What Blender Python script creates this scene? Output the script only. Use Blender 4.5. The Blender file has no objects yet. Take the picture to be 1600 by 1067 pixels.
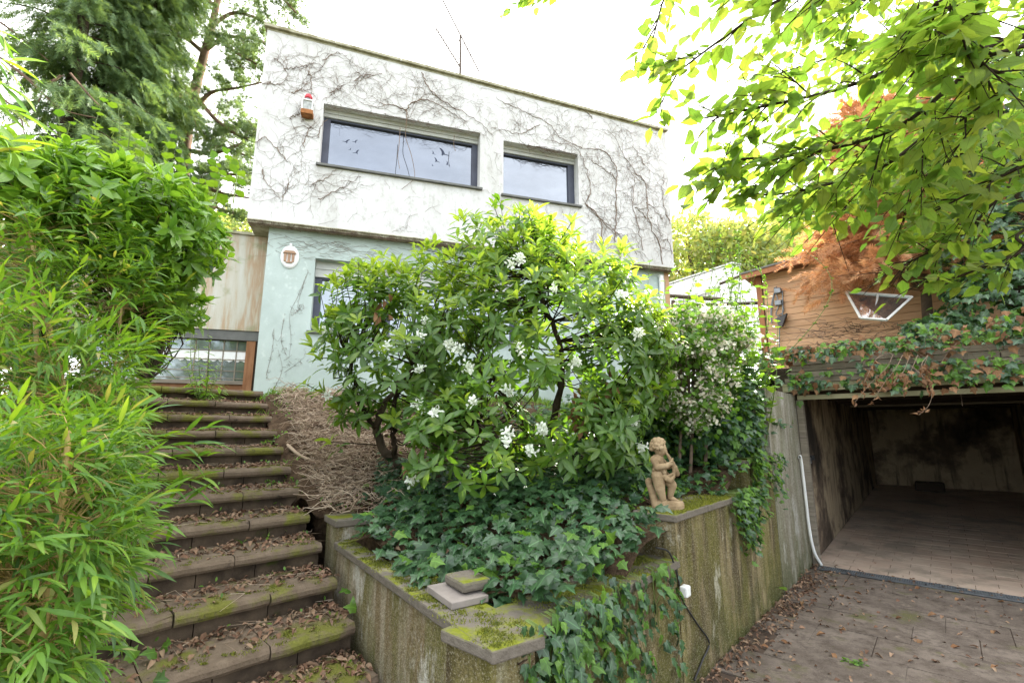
import bpy, math, random
import numpy as np
from mathutils import Vector, Matrix
C = bpy.context.scene
COL = C.collection
R = math.radians

# ------------------------------------------------------------------ camera, sky, sun, exposure
PITCH = R(10.5); CAMZ = 1.6; F = 750.0
cam = bpy.data.cameras.new('camera'); cam.lens = F*36/1600; cam.sensor_width = 36; cam.clip_end = 2000; cam.clip_start = .05
co = bpy.data.objects.new('camera', cam); COL.objects.link(co)
co.location = (0, 0, CAMZ); co.rotation_euler = (math.pi/2+PITCH, 0, 0)
C.camera = co
cam.dof.use_dof = False
SUN_EL, SUN_AZ = R(31), R(35)          # azimuth to the right of straight ahead (+Y)
w = bpy.data.worlds.new('World'); C.world = w; w.use_nodes = True
nt = w.node_tree; nt.nodes.clear()
def wn(t, **k):
    n = nt.nodes.new(t)
    for a, b in k.items(): setattr(n, a, b)
    return n
sky = wn('ShaderNodeTexSky', sky_type='NISHITA', sun_disc=False, sun_elevation=SUN_EL, sun_rotation=SUN_AZ, air_density=1.0, dust_density=2.0)
tc = wn('ShaderNodeTexCoord'); mp = wn('ShaderNodeMapping'); mp.inputs['Scale'].default_value = (1.3, 1.3, 3.5)
nz = wn('ShaderNodeTexNoise'); nz.inputs['Scale'].default_value = 1.3; nz.inputs['Detail'].default_value = 7
sx = wn('ShaderNodeSeparateXYZ'); ma = wn('ShaderNodeMath', operation='MULTIPLY_ADD'); ma.inputs[1].default_value = .75; ma.inputs[2].default_value = .0
ad = wn('ShaderNodeMath', operation='ADD'); rp = wn('ShaderNodeMapRange'); rp.inputs['From Min'].default_value = -.25; rp.inputs['From Max'].default_value = .5; rp.inputs['To Min'].default_value = .35
mx = wn('ShaderNodeMix', data_type='RGBA'); mx.inputs['B'].default_value = (10.0, 10.1, 10.1, 1)
bg = wn('ShaderNodeBackground'); bg.inputs['Strength'].default_value = .1; wo = wn('ShaderNodeOutputWorld')
L = nt.links.new
L(tc.outputs['Generated'], mp.inputs['Vector']); L(mp.outputs['Vector'], nz.inputs['Vector']); L(tc.outputs['Generated'], sx.inputs[0])
L(sx.outputs['Y'], ma.inputs[0]); L(ma.outputs[0], ad.inputs[0]); L(nz.outputs['Fac'], ad.inputs[1]); L(ad.outputs[0], rp.inputs['Value'])
L(rp.outputs[0], mx.inputs['Factor']); L(sky.outputs['Color'], mx.inputs['A']); L(mx.outputs['Result'], bg.inputs['Color']); L(bg.outputs[0], wo.inputs[0])
sl = bpy.data.lights.new('sun', 'SUN'); sl.energy = 5.0; sl.angle = R(4); sl.color = (1, .95, .86)
so = bpy.data.objects.new('sun', sl); COL.objects.link(so)
sd = Vector((math.sin(SUN_AZ)*math.cos(SUN_EL), math.cos(SUN_AZ)*math.cos(SUN_EL), math.sin(SUN_EL)))
so.rotation_euler = sd.to_track_quat('Z', 'Y').to_euler(); so.location = (4, 6, 9)
C.view_settings.view_transform = 'Standard'; C.view_settings.look = 'None'; C.view_settings.gamma = 1; C.view_settings.use_curve_mapping = False
C.view_settings.exposure = 2.25
C.cycles.max_bounces = 7; C.cycles.diffuse_bounces = 4; C.cycles.glossy_bounces = 3; C.cycles.transmission_bounces = 4; C.cycles.transparent_max_bounces = 6
C.cycles.use_denoising = True; C.cycles.sample_clamp_indirect = 8

# ------------------------------------------------------------------ helpers
rnd = random.Random(7); rng = np.random.default_rng(7)
cp, sp = math.cos(PITCH), math.sin(PITCH)
def ray(px, py):
    u, v = (px-800)/F, (533.5-py)/F
    return np.array([u, cp-v*sp, sp+v*cp])
CAM = np.array([0, 0, CAMZ])
def P(px, py, Y=None, z=None):           # a point of the place seen at that pixel, at distance Y ahead or at height z
    d = ray(px, py); t = Y/d[1] if Y is not None else (z-CAMZ)/d[2]
    return CAM+d*t
def onplane(px, py, p0, n):
    d = ray(px, py); p0 = np.array(p0, float); n = np.array(n, float)
    return CAM+d*(np.dot(p0-CAM, n)/np.dot(d, n))
def proj(p):
    p = np.asarray(p, float)-CAM
    x = p[..., 0]; dep = p[..., 1]*cp+p[..., 2]*sp; up = p[..., 2]*cp-p[..., 1]*sp
    dd = np.where(dep > .05, dep, 1e9)
    return 800+F*x/dd, 533.5-F*up/dd, dep
def unit(v):
    v = np.asarray(v, float); return v/np.maximum(np.linalg.norm(v, axis=-1, keepdims=True), 1e-9)

def props(o, label=None, cat=None, group=None, kind=None):
    if label: o['label'] = label
    if cat: o['category'] = cat
    if group: o['group'] = group
    if kind: o['kind'] = kind
    return o
def empty(name, loc, label, cat, group=None):
    o = bpy.data.objects.new(name, None); o.empty_display_size = .1; o.location = tuple(map(float, loc)); COL.objects.link(o)
    return props(o, label, cat, group)
def world_loc(o):
    v = np.zeros(3)
    while o is not None: v = v+np.array(o.location); o = o.parent
    return v
def link(name, me, parent=None, mat=None, kind=None, label=None):
    o = bpy.data.objects.new(name, me); COL.objects.link(o)
    if mat is not None and len(me.materials) == 0: me.materials.append(mat)
    if parent is not None: o.parent = parent
    if kind: o['kind'] = kind
    if label: o['label'] = label
    return o
def mesh_np(name, V, T, uv=None, smooth=False):
    V = np.ascontiguousarray(V, dtype=np.float32); T = np.ascontiguousarray(T, dtype=np.int32)
    me = bpy.data.meshes.new(name); n = len(T)
    me.vertices.add(len(V)); me.vertices.foreach_set('co', V.ravel())
    me.loops.add(n*3); me.loops.foreach_set('vertex_index', T.ravel())
    me.polygons.add(n); me.polygons.foreach_set('loop_start', np.arange(0, n*3, 3, dtype=np.int32))
    try: me.polygons.foreach_set('loop_total', np.full(n, 3, dtype=np.int32))
    except Exception: pass
    if smooth: me.polygons.foreach_set('use_smooth', np.ones(n, dtype=bool))
    if uv is not None:
        l = me.uv_layers.new(name='uv'); l.data.foreach_set('uv', np.ascontiguousarray(uv[T.ravel()], dtype=np.float32).ravel())
    me.update(calc_edges=True); me.validate()
    return me
def part(name, V, faces, mat, parent=None, smooth=False, kind=None, label=None, bev=0):
    """polygon mesh in WORLD coordinates, stored relative to its parent"""
    off = world_loc(parent)
    me = bpy.data.meshes.new(name); me.from_pydata([tuple(np.asarray(v, float)-off) for v in V], [], [tuple(f) for f in faces]); me.update()
    if smooth: me.polygons.foreach_set('use_smooth', [True]*len(me.polygons))
    o = link(name, me, parent, mat, kind, label)
    if bev:
        m = o.modifiers.new('bevel', 'BEVEL'); m.width = bev; m.segments = 2; m.limit_method = 'ANGLE'; m.angle_limit = R(40)
    return o
BF = [(0, 3, 2, 1), (4, 5, 6, 7), (0, 1, 5, 4), (1, 2, 6, 5), (2, 3, 7, 6), (3, 0, 4, 7)]
def prism(quad, z0, z1, zt=None):
    """box over a plan quad; quad = 4 xy; z1 scalar or 4 values"""
    z1 = [z1]*4 if np.isscalar(z1) else z1; z0 = [z0]*4 if np.isscalar(z0) else z0
    return [(q[0], q[1], z) for q, z in zip(quad, z0)]+[(q[0], q[1], z) for q, z in zip(quad, z1)], BF
def obox(o, a, b, c):
    """parallelepiped from corner o along vectors a, b, c"""
    o, a, b, c = (np.array(v, float) for v in (o, a, b, c))
    if np.dot(np.cross(a, b), c) < 0: o, a = o+a, -a
    return [o, o+a, o+a+b, o+b, o+c, o+a+c, o+a+b+c, o+b+c], BF
class MB:
    def __init__(s): s.V = []; s.F = []
    def add(s, V, Fc):
        k = len(s.V); s.V += [tuple(map(float, v)) for v in V]; s.F += [tuple(i+k for i in f) for f in Fc]; return s
    def tube(s, pts, r, sides=6, r1=None, cap=True):
        V, Fc = tube_vf(pts, r, r if r1 is None else r1, sides, cap); return s.add(V, Fc)
    def build(s, name, mat, parent=None, smooth=False, kind=None, label=None, bev=0):
        return part(name, s.V, s.F, mat, parent, smooth, kind, label, bev)
def tube_vf(pts, r0, r1, sides=6, cap=True):
    pts = np.array(pts, float); n = len(pts); t = np.gradient(pts, axis=0); t = unit(t)
    ref = np.array([0, 0, 1.]) if abs(t[0][2]) < .9 else np.array([1., 0, 0])
    rr = r0 if hasattr(r0, '__len__') else np.linspace(r0, r1, n)
    V = []; an = np.arange(sides)*2*math.pi/sides
    u = unit(np.cross(t[0], ref))
    for i in range(n):
        u = unit(u-t[i]*np.dot(u, t[i])); v = np.cross(t[i], u)
        V += list(pts[i]+rr[i]*(np.cos(an)[:, None]*u+np.sin(an)[:, None]*v))
    Fc = [(i*sides+j, i*sides+(j+1) % sides, (i+1)*sides+(j+1) % sides, (i+1)*sides+j) for i in range(n-1) for j in range(sides)]
    if cap: Fc += [tuple(range(sides))[::-1], tuple((n-1)*sides+j for j in range(sides))]
    return V, Fc
def tubes_np(tl, sides=4):
    """many tubes (pts, r0, r1) -> V, T arrays, quickly"""
    Vs, Ts, k = [], [], 0; an = np.arange(sides)*2*math.pi/sides; ca, sa = np.cos(an)[:, None], np.sin(an)[:, None]
    for pts, r0, r1 in tl:
        pts = np.asarray(pts, float); n = len(pts); t = unit(np.gradient(pts, axis=0))
        ref = np.array([.31, .2, .93]); u = unit(np.cross(t, ref)); v = np.cross(t, u); rr = np.linspace(r0, r1, n)[:, None, None]
        V = pts[:, None, :]+rr*(ca[None]*u[:, None, :]+sa[None]*v[:, None, :]); Vs.append(V.reshape(-1, 3))
        i = np.arange(n-1)[:, None]; j = np.arange(sides)[None]; j2 = (j+1) % sides
        a, b, c, d = i*sides+j, i*sides+j2, (i+1)*sides+j2, (i+1)*sides+j
        Ts.append(np.concatenate([np.stack([a, b, c], -1).reshape(-1, 3), np.stack([a, c, d], -1).reshape(-1, 3)])+k); k += n*sides
    return np.concatenate(Vs), np.concatenate(Ts)
def tubes(name, tl, mat, parent=None, sides=4, kind=None, label=None):
    V, T = tubes_np(tl, sides); off = world_loc(parent)
    return link(name, mesh_np(name, V-off, T, smooth=True), parent, mat, kind, label)
def curve(pts, n=12):
    """Catmull-Rom through the points"""
    p = np.array(pts, float); p = np.vstack([2*p[0]-p[1], p, 2*p[-1]-p[-2]]); out = []
    m = len(p)-3; per = max(1, n//m)
    for i in range(m):
        a, b, c, d = p[i:i+4]
        for t in np.linspace(0, 1, per, endpoint=False):
            out.append(.5*((2*b)+(-a+c)*t+(2*a-5*b+4*c-d)*t*t+(-a+3*b-3*c+d)*t**3))
    out.append(p[-2]); return np.array(out)

# ---- materials
class NT:
    def __init__(s, name):
        s.m = bpy.data.materials.new(name); s.m.use_nodes = True; s.t = s.m.node_tree
        s.b = s.t.nodes['Principled BSDF']; s.o = s.t.nodes['Material Output']; s._p = None
    def n(s, t, ins=None, **k):
        x = s.t.nodes.new(t)
        for a, b in k.items(): setattr(x, a, b)
        for a, b in (ins or {}).items(): s.set(x.inputs[a], b)
        return x
    def set(s, inp, v):
        if isinstance(v, bpy.types.NodeSocket): s.t.links.new(v, inp)
        elif isinstance(v, tuple) and len(v) == 3 and inp.type == 'RGBA': inp.default_value = (*v, 1)
        else: inp.default_value = v
    def pos(s):
        if s._p is None: s._p = s.n('ShaderNodeNewGeometry').outputs['Position']
        return s._p
    def noise(s, scale, detail=5, stretch=None, rough=.6, dist=0):
        v = s.pos()
        if stretch: v = s.n('ShaderNodeMapping', {'Vector': v, 'Scale': stretch}).outputs[0]
        return s.n('ShaderNodeTexNoise', {'Vector': v, 'Scale': scale, 'Detail': detail, 'Roughness': rough, 'Distortion': dist}).outputs['Fac']
    def ramp(s, f, *st):
        x = s.n('ShaderNodeValToRGB', {'Fac': f}); e = x.color_ramp.elements
        while len(e) < len(st): e.new(.5)
        for a, (p, c) in zip(e, st): a.position = p; a.color = (*c, 1) if len(c) == 3 else c
        return x.outputs['Color']
    def step(s, f, lo, hi): return s.n('ShaderNodeMapRange', {'Value': f, 'From Min': lo, 'From Max': hi}).outputs[0]
    def mix(s, f, a, b, mode='MIX'):
        x = s.n('ShaderNodeMix', {}, data_type='RGBA', blend_type=mode); s.set(x.inputs['Factor'], f); s.set(x.inputs['A'], a); s.set(x.inputs['B'], b)
        return x.outputs['Result']
    def math(s, op, a, b=0.): 
        x = s.n('ShaderNodeMath', operation=op); s.set(x.inputs[0], a); s.set(x.inputs[1], b); return x.outputs[0]
    def bump(s, h, strength=.3, dist=.01):
        x = s.n('ShaderNodeBump', {'Height': h, 'Strength': strength, 'Distance': dist}); s.set(s.b.inputs['Normal'], x.outputs[0]); s.nrm = x.outputs[0]
    def rnd(s):
        g = s.n('ShaderNodeNewGeometry').outputs['Random Per Island']; o = s.n('ShaderNodeObjectInfo').outputs['Random']
        return s.math('FRACT', s.math('ADD', g, o))
    def upness(s): 
        g = s.n('ShaderNodeNewGeometry').outputs['Normal']; return s.n('ShaderNodeSeparateXYZ', {0: g}).outputs['Z']
    def col(s, c, rough=.85, spec=.3):
        s.set(s.b.inputs['Base Color'], c); s.set(s.b.inputs['Roughness'], rough); s.set(s.b.inputs['Specular IOR Level'], spec); return s.m
def simple(name, c, rough=.8, spec=.3, var=.25, scale=6, bump=.2, metal=0):
    t = NT(name); f = t.noise(scale, 6); c = np.array(c)
    t.col(t.ramp(f, (.25, tuple(c*(1-var))), (.75, tuple(np.minimum(c*(1+var), .95)))), rough, spec)
    t.b.inputs['Metallic'].default_value = metal
    if bump: t.bump(t.noise(scale*12, 4), bump, .004)
    return t.m
def leafmat(name, cols, rough=.45, trans=.4, tcol=None, veins=0, spec=.4, brown=0, veinc=1.25):
    t = NT(name); r = t.rnd(); st = [(i/max(1, len(cols)-1), c) for i, c in enumerate(cols)]
    c = t.ramp(r, *st); c = t.mix(t.step(t.noise(9, 3), .3, .75), c, t.mix(1., c, (.72, .78, .7), 'MULTIPLY'))
    uv = t.n('ShaderNodeUVMap').outputs[0]; sp_ = t.n('ShaderNodeSeparateXYZ', {0: uv})
    x = t.math('ABSOLUTE', t.math('SUBTRACT', sp_.outputs[0], .5)); y = sp_.outputs[1]
    mid = t.math('LESS_THAN', x, .022)
    if veins:
        wv = t.math('SINE', t.math('MULTIPLY', t.math('SUBTRACT', y, t.math('MULTIPLY', x, 1.0)), veins*6.283))
        vf = t.step(wv, .8, 1.0); f = t.math('MAXIMUM', t.math('MULTIPLY', vf, .45), mid)
        t.bump(wv, .5, .0015)
    else: f = mid
    lc = t.n('ShaderNodeVectorMath', {0: c, 1: (veinc, veinc*1.02, veinc)}, operation='MULTIPLY').outputs[0]
    c = t.mix(f, c, lc)
    if brown: c = t.mix(t.math('MULTIPLY', t.step(t.noise(55, 3), .66, .72), brown), c, (.2, .1, .03))
    t.col(c, rough, spec)
    tr = t.n('ShaderNodeBsdfTranslucent'); tc_ = t.mix(1., c, tcol or (2.2, 2.0, .9), 'MULTIPLY'); t.set(tr.inputs['Color'], tc_)
    if veins: t.set(tr.inputs['Normal'], t.nrm)
    ms = t.n('ShaderNodeMixShader', {0: trans}); t.t.links.new(t.b.outputs[0], ms.inputs[1]); t.t.links.new(tr.outputs[0], ms.inputs[2]); t.t.links.new(ms.outputs[0], t.o.inputs[0])
    return t.m

# ---- leaf templates: (V, T, uv), unit length along +Y, face up +Z
def leaf_tpl(widths, fold=.15, droop=.15, stalk=0., wave=0., serr=0.):
    n = len(widths); V = []; uv = []
    for i, w_ in enumerate(widths):
        t = i/(n-1); y = t; z = -droop*t*t; e = serr*(.5 if i % 2 else -.5)
        wz = wave*math.sin(i*2.1)
        V += [(-w_/2, y+e*.1, z+fold*w_/2+wz), (0, y, z), (w_/2, y+e*.1, z+fold*w_/2-wz)]; uv += [(0 if w_ > 0 else .5, t), (.5, t), (1 if w_ > 0 else .5, t)]
    T = []
    for i in range(n-1):
        a = i*3; b = a+3
        for (p, q) in ((0, 1), (1, 2)):
            if widths[i] > 0: T.append((a+p, a+q, b+q))
            if widths[i+1] > 0: T.append((a+p, b+q, b+p))
            if widths[i] == 0 and widths[i+1] > 0 and False: pass
    V = np.array(V, float); uv = np.array(uv, float)
    if stalk:
        k = len(V); V[:, 1] = V[:, 1]*(1-stalk)+stalk
        V = np.vstack([V, [(-.008, 0, 0), (.008, 0, 0), (0, stalk, 0)]]); uv = np.vstack([uv, [(.5, 0)]*3]); T.append((k, k+1, k+2))
    # drop degenerate
    T = [t for t in T if len(set(map(tuple, V[list(t)].round(6)))) == 3]
    return V, np.array(T), uv
RHODO = leaf_tpl([.02, .2, .31, .33, .24, 0], .35, .22)
LAUREL = leaf_tpl([.04, .28, .38, .34, .2, 0], .25, .15)
BAMBOO = leaf_tpl([.03, .13, .13, .085, 0], .3, .25)
BEECH = leaf_tpl([.05, .38, .52, .5, .54, .42, .4, .2, .14, 0], .12, .12, stalk=.1, serr=1)
ROUND = leaf_tpl([.1, .66, .8, .84, .7, .62, .3, 0], .12, .16, stalk=.12, wave=.01, serr=1)
SMALL = leaf_tpl([.1, .5, .45, 0], .2, .1)
DRY = leaf_tpl([.03, .3, .46, .4, .2, 0], .9, .5, wave=.04)
def ivy_tpl():
    out = [(0, 0), (.2, -.06), (.4, .1), (.34, .25), (.52, .5), (.28, .52), (.2, .68), (0, 1.0), (-.2, .68), (-.28, .52), (-.52, .5), (-.34, .25), (-.4, .1), (-.2, -.06)]
    V = [(x*1.0, y, (-.1 if i % 2 else .02)-.12*y*y) for i, (x, y) in enumerate(out)]+[(0, .3, .06)]
    c = len(out); T = [(c, i, (i+1) % c) for i in range(c)]; uv = [(x*.9+.5, y) for x, y in out]+[(.5, .3)]
    return np.array(V), np.array(T), np.array(uv)
IVY = ivy_tpl()
def mats4(p, d, n, s, wid=1.0):
    """matrices for leaves at p, along d, facing n, of length s"""
    p = np.atleast_2d(p); d = unit(d); n = np.asarray(n, float); n = unit(n-d*np.sum(n*d, -1, keepdims=True)); x = np.cross(d, n)
    s = np.broadcast_to(np.asarray(s, float).reshape(-1, 1), (len(p), 1)); M = np.zeros((len(p), 4, 4)); M[:, 3, 3] = 1
    M[:, :3, 0] = x*s*wid; M[:, :3, 1] = d*s; M[:, :3, 2] = n*s; M[:, :3, 3] = p
    return M
def merged(name, tpl, M, mat, parent, kind='stuff', smooth=True, label=None):
    V, T, uv = tpl; off = world_loc(parent); n = len(M)
    W = np.einsum('nij,vj->nvi', M[:, :3, :3], V)+M[:, None, :3, 3]-off
    TT = (T[None]+(np.arange(n)*len(V))[:, None, None]).reshape(-1, 3)
    return link(name, mesh_np(name, W.reshape(-1, 3), TT, np.tile(uv, (n, 1)), smooth), parent, mat, kind, label)
_tplmesh = {}
def tplmesh(key, tpl, mat):
    k = (key, mat.name)
    if k not in _tplmesh:
        me = mesh_np(key, tpl[0], tpl[1], tpl[2], True); me.materials.append(mat); _tplmesh[k] = me
    return _tplmesh[k]
def foliage(parent, groups, keep=300, leafname='leaf', rest='foliage', ylim=None):
    """groups: list of (key, tpl, mat, M). The 'keep' leaves that show largest become parts, the others one stuff part each material"""
    allM = np.concatenate([g[3] for g in groups]); gi = np.concatenate([np.full(len(g[3]), i) for i, g in enumerate(groups)])
    x, y, d = proj(allM[:, :3, 3]); s = np.linalg.norm(allM[:, :3, 1], axis=1)/np.maximum(d, .1)
    s = np.where((x > 0) & (x < 1600) & (y > 0) & (y < 1067) & (d > .1), s, 0)*(.8+.4*rng.random(len(s)))
    idx = np.argsort(-s)[:keep] if keep else np.array([], int); sel = np.zeros(len(s), bool); sel[idx] = True; sel &= s > 0
    off = world_loc(parent)
    for i in np.nonzero(sel)[0]:
        g = groups[gi[i]]; o = bpy.data.objects.new(leafname, tplmesh(g[0], g[1], g[2])); COL.objects.link(o); o.parent = parent
        M = allM[i].copy(); M[:3, 3] -= off; o.matrix_local = Matrix(M.tolist())
    for k, g in enumerate(groups):
        M = allM[(gi == k) & ~sel]
        if len(M): merged(rest, g[1], M, g[2], parent)
def rdir(n): return unit(rng.normal(size=(n, 3)))
# ------------------------------------------------------------------ plan of the place
A = np.array([.663, .749]); A = A/np.linalg.norm(A)       # along the retaining wall, away from the camera
B = np.array([A[1], -A[0]])                                # across, to the right (along the garage front)
L0 = np.array([-.07, 2.015])                               # front corner of the planter wall
SW = np.array([-1.307, 3.80])                              # where the planter wall by the steps ends
G0 = L0+A*5.63                                             # left corner of the garage opening
F0 = np.array([-3.77, 6.40]); F1 = np.array([3.02, 8.54])  # ends of the upper facade
Hd = (F1-F0)/np.linalg.norm(F1-F0); Hb = np.array([-Hd[1], Hd[0]])  # along and behind the facade
def wl(s, off=0): return L0+A*s-B*off                      # retaining wall line; off = to the garden side
PD = (SW-L0)/np.linalg.norm(SW-L0); PN = np.array([PD[1], -PD[0]])
def xy(p, z): return np.array([p[0], p[1], z])

# ---- materials of the setting
def masonry(name, base, dark, algae, white, amt=.5, top=.9):
    t = NT(name); st = t.noise(2.2, 6, (3.5, 3.5, .55), .65); f2 = t.noise(1.7, 5, (3, 3, .7)); f3 = t.noise(5, 8)
    c = t.mix(t.step(st, .38, .56), base, dark)
    c = t.mix(t.math('MULTIPLY', t.step(f2, .42, .6), amt), c, algae)
    c = t.mix(t.math('MULTIPLY', t.step(t.noise(1.3, 6, (2.2, 2.2, 1), .7), .565 if name == 'peeling_stucco' else .6, .64), .8), c, white)
    z = t.n('ShaderNodeSeparateXYZ', {0: t.pos()}).outputs['Z']
    low = t.math('MULTIPLY', t.step(z, .5, 0.), t.step(f3, .4, .55)); c = t.mix(t.math('MULTIPLY', low, .8), c, (.055, .07, .012))
    c = t.mix(t.step(t.noise(40, 5), .35, .7), t.mix(1., c, (.62, .6, .55), 'MULTIPLY'), c)
    c = t.mix(t.math('MULTIPLY', t.step(t.noise(110, 3), .55, .62), .35), c, (.5, .46, .36)); t.bump(t.math('ADD', t.math('MULTIPLY', t.noise(75, 6), 1.5), t.math('MULTIPLY', t.noise(7, 5), 2)), .9, .016); return t.col(c, .95, .15)
M = {}
M['wall'] = masonry('algae_stucco', (.36, .29, .16), (.11, .085, .045), (.19, .18, .04), (.5, .48, .38), .6)
M['wallpale'] = masonry('peeling_stucco', (.45, .39, .3), (.24, .18, .1), (.15, .17, .04), (.64, .62, .57), .55)
M['pier'] = masonry('pale_pier_stucco', (.42, .4, .35), (.28, .25, .19), (.2, .22, .12), (.5, .49, .45), .4)
t = NT('cap_stone'); f = t.noise(5, 7, rough=.65); c = t.mix(t.noise(22, 5), (.09, .075, .06), (.2, .175, .145))
c = t.mix(t.math('MULTIPLY', t.step(f, .46, .58), t.step(t.upness(), .3, .8)), c, t.mix(t.noise(60, 3), (.09, .11, .01), (.22, .23, .025)))
t.bump(t.math('ADD', t.noise(50, 5), t.math('MULTIPLY', f, 2)), .7, .012); M['cap'] = t.col(c, .95, .15)
t = NT('step_stone'); f = t.noise(3.2, 7, rough=.65); c = t.mix(t.noise(18, 6), (.085, .06, .042), (.22, .168, .122))
c = t.mix(t.math('MULTIPLY', t.step(f, .5, .6), .85), c, t.mix(t.noise(70, 3), (.07, .085, .012), (.2, .2, .03)))
c = t.mix(t.step(t.noise(9, 5), .62, .7), c, (.06, .045, .035))
t.bump(t.math('ADD', t.noise(70, 5), t.math('MULTIPLY', f, 2)), .7, .01); M['step'] = t.col(c, .93, .2)
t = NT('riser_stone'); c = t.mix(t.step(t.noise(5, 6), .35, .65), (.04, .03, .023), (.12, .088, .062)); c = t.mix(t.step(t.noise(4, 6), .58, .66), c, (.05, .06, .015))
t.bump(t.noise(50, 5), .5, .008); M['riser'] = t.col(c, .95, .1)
t = NT('soil'); c = t.ramp(t.noise(14, 8), (.3, (.035, .022, .014)), (.7, (.12, .08, .05))); t.bump(t.noise(30, 8), 1, .03); M['soil'] = t.col(c, 1, .1)
t = NT('paver'); r = t.n('ShaderNodeObjectInfo').outputs['Random']; c = t.ramp(t.noise(3, 7), (.3, (.08, .062, .05)), (.7, (.19, .155, .13)))
c = t.mix(t.math('MULTIPLY', r, .2), c, (.12, .09, .07)); c = t.mix(t.step(t.noise(9, 8, rough=.78), .46, .66), c, (.055, .041, .032)); c = t.mix(t.step(t.noise(4, 8, rough=.75), .6, .7), c, (.21, .17, .14)); c = t.mix(t.step(t.noise(2.1, 6, rough=.7), .56, .66), c, (.09, .085, .035))
c = t.mix(t.step(t.noise(1.6, 8, rough=.75), .67, .74), c, (.33, .31, .28)); c = t.mix(t.step(t.noise(160, 2), .66, .7), c, (.25, .2, .15))
t.bump(t.noise(80, 5), .6, .006); M['paver'] = t.col(c, .9, .25)
t = NT('earth'); c = t.ramp(t.noise(1.2, 8), (.35, (.05, .07, .02)), (.65, (.09, .07, .04))); M['earth'] = t.col(c, 1, .1)
# house walls
t = NT('white_render'); c = t.mix(t.step(t.noise(1.2, 8, (1.6, 1.6, .5), .72), .4, .68), (.65, .645, .635), (.5, .49, .465))
c = t.mix(t.math('MULTIPLY', t.step(t.noise(6, 8, (1.5, 1.5, 1), .75), .52, .68), .6), c, (.33, .315, .28))
t.bump(t.math('ADD', t.noise(45, 6), t.noise(9, 4)), .35, .01); M['render'] = t.col(c, .9, .2)
t = NT('mint_render'); bk = t.n('ShaderNodeSeparateXYZ', {0: t.pos()}).outputs['Z']
c = t.mix(t.step(t.noise(2, 7, (1.5, 1.5, 1)), .4, .75), (.45, .52, .49), (.37, .43, .4)); c = t.mix(t.math('MULTIPLY', t.step(t.noise(9, 7), .58, .7), .5), c, (.6, .66, .62))
t.bump(t.noise(30, 4, (1, 1, 3)), .35, .01); M['mint'] = t.col(c, .9, .2)
t = NT('stained_concrete'); s1 = t.noise(2.6, 6, (2.4, 2.4, .25), .6); c = t.ramp(s1, (.3, (.52, .51, .46)), (.46, (.46, .43, .35)), (.56, (.4, .28, .18)), (.64, (.5, .46, .36)), (.78, (.2, .13, .08)))
c = t.mix(t.math('MULTIPLY', t.step(t.noise(3, 7), .55, .65), .6), c, (.25, .27, .15)); t.bump(t.noise(30, 6), .3, .008); M['stained'] = t.col(c, .9, .2)
t = NT('eave_concrete'); c = t.mix(t.step(t.noise(8, 7), .4, .65), (.42, .4, .3), (.22, .2, .12)); t.bump(t.noise(50, 5), .5, .006); M['eave'] = t.col(c, .95, .1)
def wood(name, a, b, st=(1, 1, 14), rough=.75, rnd_amt=.35, sc=2.):
    t = NT(name); f = t.noise(sc, 7, st, .7, 1.2); c = t.ramp(f, (.3, a), (.7, b)); o = t.n('ShaderNodeObjectInfo').outputs['Random']
    k = tuple(x*.6 for x in a); c = t.mix(t.math('MULTIPLY', o, rnd_amt), c, k); c = t.mix(t.step(t.noise(11, 3), .72, .76), c, tuple(x*.4 for x in a))
    t.bump(f, .3, .004); return t.col(c, rough, .25)
M['cabinwood'] = wood('cabin_wood', (.5, .29, .165), (.66, .43, .26))
M['cabindark'] = wood('cabin_wood_dark', (.25, .1, .05), (.36, .17, .08), (6, 6, 1))
M['greywood'] = wood('weathered_grey_wood', (.13, .11, .085), (.33, .28, .22), (.8, .8, 12))
M['darkwood'] = wood('dark_rotten_wood', (.03, .022, .016), (.09, .065, .045))
M['framewood'] = wood('window_frame_wood', (.2, .085, .035), (.36, .18, .09), (5, 5, 1))
M['paintwood'] = wood('green_cream_paint', (.3, .27, .16), (.45, .42, .28), (1, 1, 6))
M['alu'] = simple('grey_shutter_metal', (.5, .5, .47), .45, .5, .15, 4)
M['slate'] = simple('slate_sill', (.12, .12, .11), .7, .4, .3, 8)
M['navy'] = simple('dark_window_frame', (.045, .05, .075), .5, .5, .3, 5)
M['whitepaint'] = simple('white_paint', (.75, .75, .73), .5, .4, .08, 5)
M['white_plastic'] = simple('white_plastic', (.72, .72, .7), .4, .5, .1, 9, .05)
M['greymetal'] = simple('grey_metal', (.18, .19, .2), .45, .5, .3, 9, .2, .7)
M['antenna'] = simple('antenna_metal', (.09, .07, .06), .7, .3, .2, 9, 0)
M['black'] = simple('black_rubber', (.02, .02, .022), .5, .4, .2, 9)
M['red'] = simple('red_cap', (.5, .02, .035), .4, .5, .2, 9)
M['rust'] = simple('rusty_brown_metal', (.3, .12, .04), .8, .3, .5, 14)
M['brown'] = simple('brown_relief', (.32, .2, .13), .7, .3, .2, 10)
M['lamp_glass'] = simple('dusty_lamp_glass', (.35, .36, .34), .2, .6, .4, 20, .1)
M['birdblack'] = simple('bird_sticker_black', (.05, .06, .1), .6, .3, .1, 5, 0)
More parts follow.
